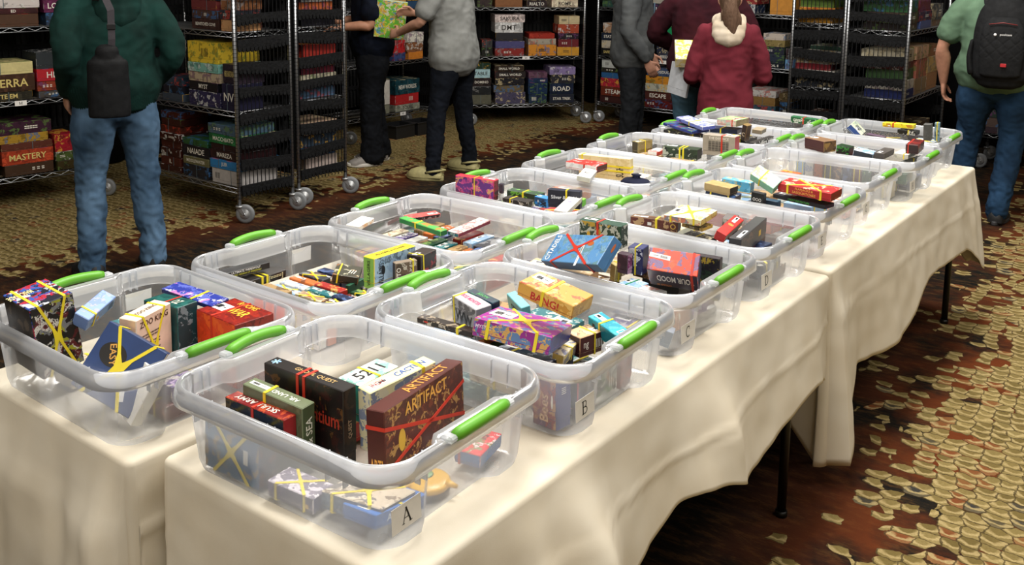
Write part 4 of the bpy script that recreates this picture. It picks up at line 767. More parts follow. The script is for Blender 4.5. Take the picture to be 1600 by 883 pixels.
def add_print(root, spec, d, sgn):
    f, s, col, w, h, ox, oy, rot = spec
    if w == 0 or h == 0: return
    o, r, u, n, a, b = face_frame(f, d, sgn)
    W, H = (2 * a, 2 * b)
    M = fmat(o + r * ox * W + u * oy * H, r, u, n) @ Matrix.Rotation(math.radians(rot), 4, 'Z')
    if rot in (90, 270): W, H = H, W
    mb = MB(); m = plain(col, .5, var=.03)
    if s == '@disc':
        mb.prism([(math.cos(2 * PI * i / 28) * w * W / 2, math.sin(2 * PI * i / 28) * h * H / 2) for i in range(28)], .0001, .0004, m, M); mb.build('printed_emblem', root)
    elif s == '@rect':
        mb.box((0, 0, .0003), (w * W, h * H, .0004), m, M); mb.build('price_sticker', root)
    elif s == '@label':
        lw, lh = w * W, h * H; mb.box((0, 0, .0003), (lw, lh, .0004), m, M); rr = random.Random(7)
        x = -lw * .36
        while x < -lw * .02:
            bw = lw * rr.uniform(.006, .018); mb.box((x, 0, .0007), (bw, lh * .5, .0004), inkm, M); x += bw + lw * .014
        mb.box((lw * .2, 0, .0007), (lw * .25, lh * .08, .0004), inkm, M); mb.build('price_sticker', root)
    else:
        text_on(mb, s, M, w * W, h * H, m)
        mb.build('title_lettering', root)
def game_box(M, d, cols, sgn=1, lid=None, scale=38, name='card_game_box', **props):
    """a closed card box: lid sleeve over a slightly smaller tray, printed on each side"""
    u_, v_, t_ = [cmat(c, scale) for c in cols]
    fm = [v_ if True else u_, v_, u_, u_, t_, u_]
    mb = MB()
    X, Y, Z = d; ch = min(.0016, min(d) * .1)
    if Z > .02:
        zl = Z * .80
        mb.box((0, 0, (Z - zl) / 2), (X, Y, zl), fm, ch=ch)
        mb.box((0, 0, -Z / 2 + (Z - zl) / 2 + .0005), (X - .0022, Y - .0022, Z - zl + .001), fm, ch=ch * .6)
    else:
        mb.box((0, 0, 0), (X, Y, Z), fm, ch=ch)
    o = mb.build(name, M=M, **props); o['category'] = 'box'
    return o
BINNAME = {k: 'in the bin lettered ' + k for k in 'ABCDEGH'}
PLACED = {}
for (bn, c, q, d, sgn, label, cols, prints, band) in HEROES:
    M = Matrix.Translation(c) @ Quaternion(q).normalized().to_matrix().to_4x4()
    d = tuple(x - .001 for x in d)
    o = game_box(M, d, cols, sgn, label=label, group='small boxed games in the clear bins')
    for p in prints: add_print(o, p, d, sgn)
    if band: add_band(o, band, d, sgn)
    hr = random.Random(int(abs(c[0] * 1e4)) + int(abs(c[1] * 1e4)))
    if not any(pp[1] == '@label' for pp in prints) and min(d[0], d[1]) > .03 and hr.random() < .5:
        add_print(o, ('T', '@label', '#f2f2f0', .3, .34, hr.choice((-.3, .3)), hr.uniform(-.15, .15), 180), d, sgn)
    if type(cols[0]) is not str and hr.random() < .6:
        add_print(o, ('U', hr.choice(('@disc', '@rect')), hr.choice(('#f0ead8', '#d8b040', '#c83a2c', '#e8e8e4', '#1a1a1e')), .08, .28, hr.uniform(-.4, .4), hr.uniform(-.15, .15), 0), d, sgn)
    PLACED.setdefault(bn, []).append((M, d))
def obb_sat(A, B, tol=.001):
    Ma, da = A; Mb, db = B
    D = Mb.translation - Ma.translation
    ax = [Ma.col[i].xyz.normalized() for i in range(3)]; bx = [Mb.col[i].xyz.normalized() for i in range(3)]
    if D.length > (Vector(da).length + Vector(db).length) / 2: return False
    tests = ax + bx + [a.cross(b) for a in ax for b in bx]
    for t in tests:
        if t.length < 1e-4: continue
        t = t.normalized()
        ra = sum(abs(ax[i].dot(t)) * da[i] for i in range(3)) / 2; rb = sum(abs(bx[i].dot(t)) * db[i] for i in range(3)) / 2
        if abs(D.dot(t)) > ra + rb - tol: return False
    return True
ORD = {'A': 0, 'B': 1, 'C': 2, 'D': 3, 'E': 4, 'G': 5, 'H': 6, 'I': 7, '1': 8, '2': 9, '3': 10, '4': 11, '5': 12, '6': 13, '7': 14, '8': 15}
WHERE = {'A': 'bin A', 'B': 'bin B', 'C': 'bin C', 'D': 'bin D', 'E': 'bin E', 'G': 'bin G', 'H': 'bin H', 'I': 'the farthest right-hand bin', '1': 'the nearest left-hand bin', '2': 'the second left-hand bin', '3': 'the third left-hand bin', '4': 'the fourth left-hand bin', '5': 'the fifth left-hand bin', '6': 'the sixth left-hand bin', '7': 'the seventh left-hand bin', '8': 'the farthest left-hand bin'}
PAL = [('navy', '#1d2a4c', '#5f78ac'), ('maroon', '#55191c', '#b0603c'), ('forest green', '#1f4a30', '#8fae5c'), ('black', '#19191b', '#a8a49a'), ('cream', '#d9cdae', '#8a5a3a'), ('teal', '#1f6a72', '#b8d4cc'), ('red', '#a82a24', '#e8c06a'), ('violet', '#4a3a78', '#c8b0d8'),
       ('tan', '#a88a5c', '#4a3220'), ('pale blue', '#8fb0d0', '#e8eef2'), ('white', '#dcdad4', '#6a88b0'), ('orange', '#c86a2a', '#3a2820'), ('charcoal', '#34363a', '#8a8c90'), ('brown', '#4c3020', '#b89060')]
used_labels = set(o.get('label') for o in COL.objects if o.get('label'))
def uniq(lb):
    if lb in used_labels: return None
    used_labels.add(lb); return lb
def zone(u, v):
    return ('right' if u > .09 else 'left' if u < -.09 else 'middle', 'near' if v < -.07 else 'far' if v > .07 else 'centre')
def fill_box(bn, lx, ly, z0, dims, yaw, ci, lead, up=False, band=True, tail=''):
    bx, by, brz, _ = BINS[ORD[bn]]
    M = Matrix.Translation((bx, by, 0)) @ Matrix.Rotation(brz, 4, 'Z') @ Matrix.Translation((lx, ly, z0 + dims[2] / 2)) @ Matrix.Rotation(yaw, 4, 'Z')
    for q in PLACED.get(bn, []):
        if obb_sat((M, dims), q): return False
    nm, c1, c2 = PAL[ci % len(PAL)]
    zx, zy = zone(lx, ly)
    wd = {('left', 'near'): 'near left corner', ('left', 'far'): 'far left corner', ('left', 'centre'): 'left side', ('right', 'near'): 'near right corner', ('right', 'far'): 'far right corner', ('right', 'centre'): 'right side', ('middle', 'near'): 'near side', ('middle', 'far'): 'far side', ('middle', 'centre'): 'middle'}[(zx, zy)]
    lb = uniq('%s %s box %s, %s of %s' % (lead, nm, tail or 'low', wd, WHERE[bn]))
    if lb is None: return None
    o = game_box(M, dims, (([c1, c1, c2, c1] if ci % 3 else c1), c1, [c1, c2, c1, c1, '#d8d4c8'] if ci % 2 else [c1, c1, c2]), 1, label=lb, group='small boxed games in the clear bins')
    if ci % 2: add_print(o, ('T', '@label', '#f2f2f0', .34, .3, .2 if ci % 4 == 1 else -.2, .1, 180), dims, 1)
    if ci % 3 == 0: add_print(o, ('T', '@disc', '#e8dcc0' if ci % 2 else '#c8502c', .3, .5, -.05, 0, 0), dims, 1)
    if band: add_band(o, ('loop', 'y', (.1,)) if ci % 3 else ('star', 'y', 'T'), dims, 1)
    PLACED.setdefault(bn, []).append((M, dims)); return True
FZ = BZ + .0045
def row_boxes(bn, xs, ys, dims, z0, cstart, lead):
    k = cstart
    for x in xs:
        for y in ys:
            for t in range(14):
                r = fill_box(bn, x, y, z0, (dims[0], dims[1], dims[2] - .004 * ((k * 7) % 4)), .010 * math.sin(k), k + t, lead, band=(k % 3 == 0), tail='in the packed rows')
                if r is not None: break
            k += 1
row_boxes('3', [-.205 + .041 * i for i in range(11)], [-.135, 0, .135], (.036, .118, .088), FZ, 3, 'upright')
row_boxes('2', [-.115, -.010, .095], [-.136 + .034 * i for i in range(9)], (.100, .030, .082), FZ, 6, 'long')
row_boxes('H', [-.20 + .041 * i for i in range(10)], [-.155], (.037, .070, .122), FZ, 9, 'standing')
row_boxes('G', [-.16 + .047 * i for i in range(8)], [.15], (.040, .075, .06), FZ, 5, 'low')
rf = random.Random(11)
FILL_TOP = {'A': .80, 'B': .86, 'C': .87, 'D': .87, 'E': .88, 'G': .80, 'H': .86, 'I': .87, '1': .82, '2': .78, '3': .80, '4': .85, '5': .85, '6': .86, '7': .91, '8': .77}
FILL_N = {'A': 5, 'B': 12, 'C': 16, 'D': 16, 'E': 13, 'G': 5, 'H': 6, 'I': 8, '1': 9, '2': 0, '3': 0, '4': 9, '5': 8, '6': 8, '7': 9, '8': 4}
for bn in '1ABCDEGHI45678':
    cnt = 0; hm = {}
    for t in range(900):
        if cnt >= FILL_N[bn]: break
        w, l, h = rf.uniform(.11, .18), rf.uniform(.075, .125), rf.uniform(.032, .05)
        yaw = rf.choice((0, PI / 2)) + rf.uniform(-.08, .08)
        ww, ll = (w, l) if abs(math.sin(yaw)) < .5 else (l, w)
        lx = rf.uniform(-.245 + ww / 2 + .012, .245 - ww / 2 - .012); ly = rf.uniform(-.197 + ll / 2 + .012, .197 - ll / 2 - .012)
        if abs(ly) < .12 + ll / 2 and abs(lx) + ww / 2 > .222: lx = math.copysign(.220 - ww / 2, lx)
        cells = [(i, j) for i in range(int((lx - ww / 2 - .006) * 100), int((lx + ww / 2 + .006) * 100) + 1) for j in range(int((ly - ll / 2 - .006) * 100), int((ly + ll / 2 + .006) * 100) + 1)]
        z0 = max([hm.get(c, FZ) for c in cells] + [FZ]) + .0008
        if z0 + h > FILL_TOP[bn]: continue
        r = fill_box(bn, lx, ly, z0, (w, l, h), yaw, rf.randrange(14), 'flat', band=rf.random() < .6)
        if r:
            cnt += 1
            for c in cells: hm[c] = z0 + h
# round yellow tin in bin A, drawstring pouch in the fifth left-hand bin
tin = MB(); ty = plain('#d8a82c', .3, var=.08); tg = plain('#5c8a4a', .35, var=.15); tk = plain('#23201c', .4)
tin.lathe([(.0, 0), (.044, 0), (.047, .004), (.047, .012), (.0, .0121)], tk, 36)
tin.lathe([(.0, .0119), (.0465, .012), (.0475, .015), (.0475, .021), (.044, .0245), (.02, .0265), (0, .0268)], ty, 36)
tin.lathe([(0, .0265), (.019, .0266), (.016, .0292), (0, .030)], tg, 28, M=Matrix.Translation((-.014, .006, 0)))
for a in (20, 200, 250): tin.tube([(.041 * math.cos(math.radians(a)), .041 * math.sin(math.radians(a)), .0235), (.066 * math.cos(math.radians(a)), .066 * math.sin(math.radians(a)), .018)], [.009, .004], ty, 10)
tin.build('game_tin', M=Matrix.Translation((-1.106, 1.215, FZ)) @ Matrix.Scale(.88, 4), label='round yellow and green tin, seen through the end wall of bin A', category='tin')
po = MB(); pm = fabric('#1b2038', '#12162a', .8)
po.lathe([(0, 0), (.03, .001), (.043, .012), (.046, .024), (.036, .036), (.014, .042), (.010, .047), (.016, .054), (0, .055)], pm, 24, M=Matrix.Scale(1.35, 4, (1, 0, 0)))
pb = po.build('drawstring_pouch', M=Matrix.Translation((-1.745, 3.07, .868)), label='dark navy cloth pouch at the right end of the fifth left-hand bin', category='pouch')
ps = MB(); ps.tube([(.013 * math.cos(a / 8 * 2 * PI), .010 * math.sin(a / 8 * 2 * PI), .046) for a in range(9)], .0015, plain('#3a4468', .7), 6, caps=False); ps.build('cord', pb)
# ---------------------------------------------------------------- chrome wire racks on wheels
chrome = plain('#b4b7bb', .3, metal=.9, var=.08, scale=60)
dkwire = plain('#16171a', .5, metal=.4, var=.1); blackband = fabric('#0c0c0d', '#17181a', .8, bump=.6, scale=60)
fingerm = fabric('#1c1d1e', '#101112', .85, bump=.5, scale=40)
tyre = plain('#7c7f82', .55, var=.06); hubm = plain('#a8aaac', .35, metal=.6)
def shelf_mesh(Ln, D):
    m = MB(); r = .0032
    for y in (0, D):
        for z in (0, -.030): m.tube([(0, y, z), (Ln, y, z)], r, chrome, 6)
        n = int(Ln / .052); pts = []
        for i in range(n + 1): pts.append((Ln * i / n, y, -.003 if i % 2 else -.027))
        m.tube(pts, .0026, chrome, 5)
    for x in (0, Ln):
        for z in (0, -.030): m.tube([(x, 0, z), (x, D, z)], r, chrome, 6)
        n = int(D / .052); m.tube([(x, D * i / n, -.003 if i % 2 else -.027) for i in range(n + 1)], .0026, chrome, 5)
    k = int(Ln / .03)
    for i in range(1, k): m.box((Ln * i / k, D / 2, .0018), (.0028, D, .0028), chrome)
    for y in (D * .33, D * .66): m.box((Ln / 2, y, -.006), (Ln, .004, .010), chrome)
    return m
def post_mesh(h):
    m = MB(); prof = [(.0127, .13)]; z = .16
    m.tube([(0, 0, .125), (0, 0, h)], .0127, chrome, 14)
    while z < h: m.tube([(0, 0, z), (0, 0, z + .003)], .0134, dkwire, 12, caps=True); z += .0254
    m.tube([(0, 0, h), (0, 0, h + .006)], .014, dkwire, 12); return m
def caster(root, x, y, a):
    c = empty('caster', (x, y, 0), a); c.parent = root
    m = MB(); m.tube([(0, 0, .115), (0, 0, .135)], .009, chrome, 10); m.tube([(0, 0, .104), (0, 0, .116)], .026, hubm, 16)
    for s in (-1, 1): m.prism([(-.016, .104), (.016, .104), (.046, .052), (.034, .044)], s * .016 - .0015, s * .016 + .0015, hubm, Matrix(((1, 0, 0, 0), (0, 0, 1, 0), (0, 1, 0, 0), (0, 0, 0, 1))))
    m.box((-.004, 0, .1), (.03, .035, .008), hubm, ch=.002); m.box((.05, 0, .104), (.03, .02, .004), chrome, ch=.001)
    m.build('fork', c)
    w = MB(); R = Matrix.Rotation(PI / 2, 4, 'X')
    w.lathe([(.012, -.0125), (.046, -.013), (.058, -.011), (.0625, -.005), (.0625, .005), (.058, .011), (.046, .013), (.012, .0125)], tyre, 28, M=R)
    w.lathe([(.0, -.0135), (.034, -.0135), (.036, -.011), (.036, .011), (.034, .0135), (0, .0135)], hubm, 20, M=R)
    w.tube([(0, -.021, 0), (0, .021, 0)], .006, chrome, 8)
    w.build('wheel', c).location = (.036, 0, .0625)
def guard_panel(w, z0, z1, step, front):
    """end guard: thin uprights with broad black scalloped bands across"""
    m = MB(); n = max(4, int(w / .030))
    for i in range(n + 1): m.box((w * i / n, 0, (z0 + z1) / 2), (.0042, .0042, z1 - z0), dkwire)
    z = z0 + .05; k = 0
    while z < z1:
        pts = [(0, .034), (w, .034)]
        for i in range(n, 0, -1):
            xc = w * (i - .5) / n
            for j in range(5):
                a = PI * j / 4; pts.append((xc + w / n * .46 * math.cos(a), -.012 - .030 * math.sin(a)))
        pts = [(x, y + .012 * math.sin(x * 8 + k * 1.7)) for x, y in pts]
        m.prism(pts, -.007, .007, blackband, Matrix(((1, 0, 0, 0), (0, 0, -1, 0), (0, 1, 0, z), (0, 0, 0, 1))))
        z += step; k += 1
    return m
def back_mesh(Ln, z0, z1):
    m = MB(); n = int(Ln / .042)
    z = z0
    while z < z1:
        for i in range(n):
            x = Ln * (i + .5) / n
            m.tube([(x, 0, z + .01), (x, -.004, z + .03), (x, -.004, z + .15), (x, 0, z + .175)], [.008, .0165, .0165, .008], fingerm, 8, sy=.5)
        m.box((Ln / 2, .004, z + .19), (Ln, .012, .03), blackband); z += .205
    m.box((Ln / 2, .014, (z0 + z1) / 2), (Ln, .006, z1 - z0), plain('#0c0c0d', .9, var=.05))
    return m
RACKS = {
 'L': ((-6.55, 2.10), (-6.38, 3.60), (.22, .734, 1.224, 1.72), .46, 'wire rack at the far left, behind the green hoodie'),
 'B': ((-6.22, 3.74), (-5.03, 3.74), (.22, .72, 1.229, 1.72), .46, 'wire rack right of the green hoodie, its banded end guard towards the tables'),
 'Z': ((-5.10, 4.75), (-6.24, 4.75), (.22, .72, 1.229, 1.72), .46, 'wire rack back to back behind the banded rack, facing the dark-clothed man'),
 'K': ((-6.46, 6.0), (-6.42, 7.18), (.22, .72, 1.22, 1.72), .46, 'wire rack seen between the dark-clothed man and the grey T-shirt'),
 'C': ((-6.31, 7.54), (-5.46, 8.46), (.21, .71, 1.215, 1.72), .46, 'angled wire rack just right of the grey T-shirt'),
 'D': ((-5.43, 8.60), (-4.26, 8.60), (.215, .71, 1.22, 1.72), .46, 'wire rack behind the grey hoodie'),
 'M': ((-4.17, 8.60), (-3.04, 8.60), (.215, .72, 1.22, 1.72), .46, 'wire rack behind the girl in maroon'),
 'E': ((-2.84, 8.50), (-2.84, 7.36), (.25, .74, 1.24, 1.74), .43, 'end-on wire rack with banded guard, right of the girl'),
 'G': ((-1.90, 7.20), (-1.90, 8.38), (.22, .72, 1.22, 1.72), .46, 'end-on wire rack with banded guard, nearer the green shirt'),
 'H': ((-1.72, 8.75), (-.52, 8.75), (.30, .66, 1.0, 1.35), .46, 'wire rack behind the man with the backpack'),
}
MESHC = {}
RK = {}
NRM = {}
for key, (a, b, zs, D, desc) in RACKS.items():
    a, b = Vector(a), Vector(b); t = (b - a); Ln = round(t.length, 2); t.normalize(); ang = math.atan2(t.y, t.x)
    root = empty('wire_rack', (a.x, a.y, 0), ang, label='chrome ' + desc, category='shelving rack', group='chrome wire racks on wheels')
    RK[key] = (root, Ln, zs, D)
    sm_ = shelf_mesh(Ln - .06, D - .04).build('shelf', root); sm_.location = (.03, .02, zs[0])
    for z in zs[1:]:
        s = sm_.copy(); COL.objects.link(s); s.location = (.03, .02, z)
    pm_ = post_mesh(1.90).build('post', root); pm_.location = (.015, .012, 0)
    for (x, y) in ((Ln - .015, .012), (.015, D - .012), (Ln - .015, D - .012)):
        s = pm_.copy(); COL.objects.link(s); s.location = (x, y, 0)
    for i, (x, y) in enumerate(((.015, .012), (Ln - .015, .012), (.015, D - .012), (Ln - .015, D - .012))):
        caster(root, x, y, (.64, .55, .75, .5)[i] - ang)
    g = guard_panel(D - .05, .16, 1.88, .158, True).build('end_guard', root); g.matrix_basis = Matrix.Translation((Ln - .004, .025, 0)) @ Matrix.Rotation(PI / 2, 4, 'Z')
    if key == 'E': g.matrix_basis = Matrix.Translation((Ln - .004, .025, 0)) @ Matrix.Rotation(PI / 2, 4, 'Z')
    g2 = g.copy(); COL.objects.link(g2); g2.matrix_basis = Matrix.Translation((.004, .025, 0)) @ Matrix.Rotation(PI / 2, 4, 'Z')
    bk = back_mesh(Ln - .06, zs[0] + .03, 1.88).build('back_guard', root); bk.location = (.03, D - .022, 0)
    # shelf tags
    for si, sx in {'L': ((1, .98),), 'B': ((1, .22),), 'K': ((0, .74),), 'C': ((1, .62),), 'D': ((1, .80),)}.get(key, ()):
        m = MB(); m.box((0, 0, 0), (.075, .0012, .034), paper)
        MM = Matrix.Translation((-.008, -.001, -.01)) @ Matrix.Rotation(PI / 2, 4, 'X') @ Matrix.Scale(.020, 4)
        for pts, w in (([(0, 0), (0, 1)], .15), ([(0, 1), (.4, .1)], .12), ([(.4, .1), (.8, 1)], .12), ([(.8, 1), (.8, 0)], .15)): stroke(m, pts, w, inkm, MM)
        m.build('shelf_tag', root).location = (sx, .014, zs[si] - .014)
# ---- boxed games on the shelves
SHN = {0: 'bottom', 1: 'middle', 2: 'upper', 3: 'top'}
RKN = {'L': 'the far left rack', 'B': 'the rack by the green hoodie', 'Z': 'the rack behind the banded one', 'K': 'the rack between two men', 'C': 'the angled rack', 'D': 'the rack behind the grey hoodie', 'M': 'the rack behind the girl', 'E': 'the guarded rack by the girl', 'G': 'the rack nearest the green shirt', 'H': 'the rack behind the backpack'}
NTH = ['lowest', 'second up', 'third up', 'fourth up', 'fifth up', 'sixth up', 'seventh up', 'eighth up']
COLN = []
def colname(hx):
    r, g, b = [int(hx[i:i + 2], 16) for i in (1, 3, 5)]
    mx, mn = max(r, g, b), min(r, g, b); v = mx
    if mx - mn < 28: return 'white' if v > 195 else 'light grey' if v > 140 else 'grey' if v > 75 else 'black'
    import colorsys
    h, s, _ = colorsys.rgb_to_hsv(r / 255, g / 255, b / 255); h *= 360
    tone = 'dark ' if v < 95 else 'pale ' if (v > 170 and s < .35) else ''
    base = 'red' if h < 14 or h > 340 else 'orange-brown' if h < 30 else 'brown' if (h < 48 and v < 150) else 'tan' if h < 48 and s < .6 else 'yellow' if h < 66 else 'green' if h < 165 else 'teal' if h < 195 else 'blue' if h < 250 else 'purple'
    return tone + base
stackno = {}
def shelf_stack(key, sh, sc, w, rows, depth=None, off=.012):
    root, Ln, zs, D = RK[key]
    w = min(w, .34, Ln - .08); sc = max(.045 + w / 2, min(Ln - .045 - w / 2, sc))
    stackno[(key, sh)] = stackno.get((key, sh), 0) + 1; kk = stackno[(key, sh)]
    z = zs[sh] + .0045; R = root.matrix_basis if False else Matrix.Translation(root.location) @ Matrix.Rotation(root.rotation_euler.z, 4, 'Z')
    rr = random.Random(hash((key, sh, kk)) if False else ord(key) * 100 + sh * 10 + kk)
    for i, (h, c, ti) in enumerate(rows):
        ww = w * (1 - rr.uniform(0, .10)); dp = (depth or min(D - .06, max(.22, w * rr.uniform(.9, 1.15)))); h = min(h, zs[min(sh + 1, 3)] - .04 - z) if sh < 3 else h
        if h < .02: break
        jx = rr.uniform(-1, 1) * (w - ww) / 2; jy = rr.uniform(0, .015)
        dp = min(dp, D - .115 - jy)
        M = R @ Matrix.Translation((sc + jx, off + .02 + jy + dp / 2, z + h / 2)) @ Matrix.Rotation(rr.uniform(-.02, .02), 4, 'Z')
        r0, g0, b0 = [int(c[j:j + 2], 16) for j in (1, 3, 5)]
        def mul(f, add=0): return '#%02x%02x%02x' % tuple(int(max(0, min(255, x * f + add))) for x in (r0, g0, b0))
        acc = rr.choice(['#c8b890', '#b8402c', '#3a6a9c', '#d8a83c', '#5c7a3c', '#8c8c8c', '#d8d8d4', '#6a3a6a'])
        front = [c, c, mul(.6), acc, c] if rr.random() < .65 and not ti else c
        if ti and rr.random() < .5: front = [c, mul(1.25, 8), c, mul(.7)]
        lb = '%s box %s in stack %s, %s shelf, %s' % (colname(c), NTH[min(i, 7)], ['one', 'two', 'three', 'four', 'five', 'six'][min(kk - 1, 5)], SHN[sh], RKN[key])
        o = game_box(M, (ww, dp, h), (front, front, [c, mul(.7), acc]), 1, scale=24, name='board_game_box', label=lb, group='boxed games on ' + RKN[key])
        tc_ = '#e8e4d8' if (r0 + g0 + b0) < 380 else '#2a2420'
        if ti:
            if ti in ('MASTERY', 'MARCHANTS VENUS', 'MERCHANTS VENUS', 'SAFEHAUS', 'TE EM', 'TERRA'): tc_ = '#d8c478'
            add_print(o, ('U', ti, tc_, .72, .5, 0, 0, 0), (ww, dp, h), 1)
        elif rr.random() < .35:
            add_print(o, ('U', rr.choice(['=====', '|||||', '= = =']), tc_, .25, .4, rr.uniform(-.3, .3), 0, 0), (ww, dp, h), 1)
        if rr.random() < .55 and h > .03:
            mb = MB(); ring(mb, 0, rr.uniform(-.2, .2) * ww, (ww, dp, h), .004, BANDC['t'] if 't' in BANDC else plain('#5a6a70', .5)); mb.build('rubber_band', o)
        z += h + .0012
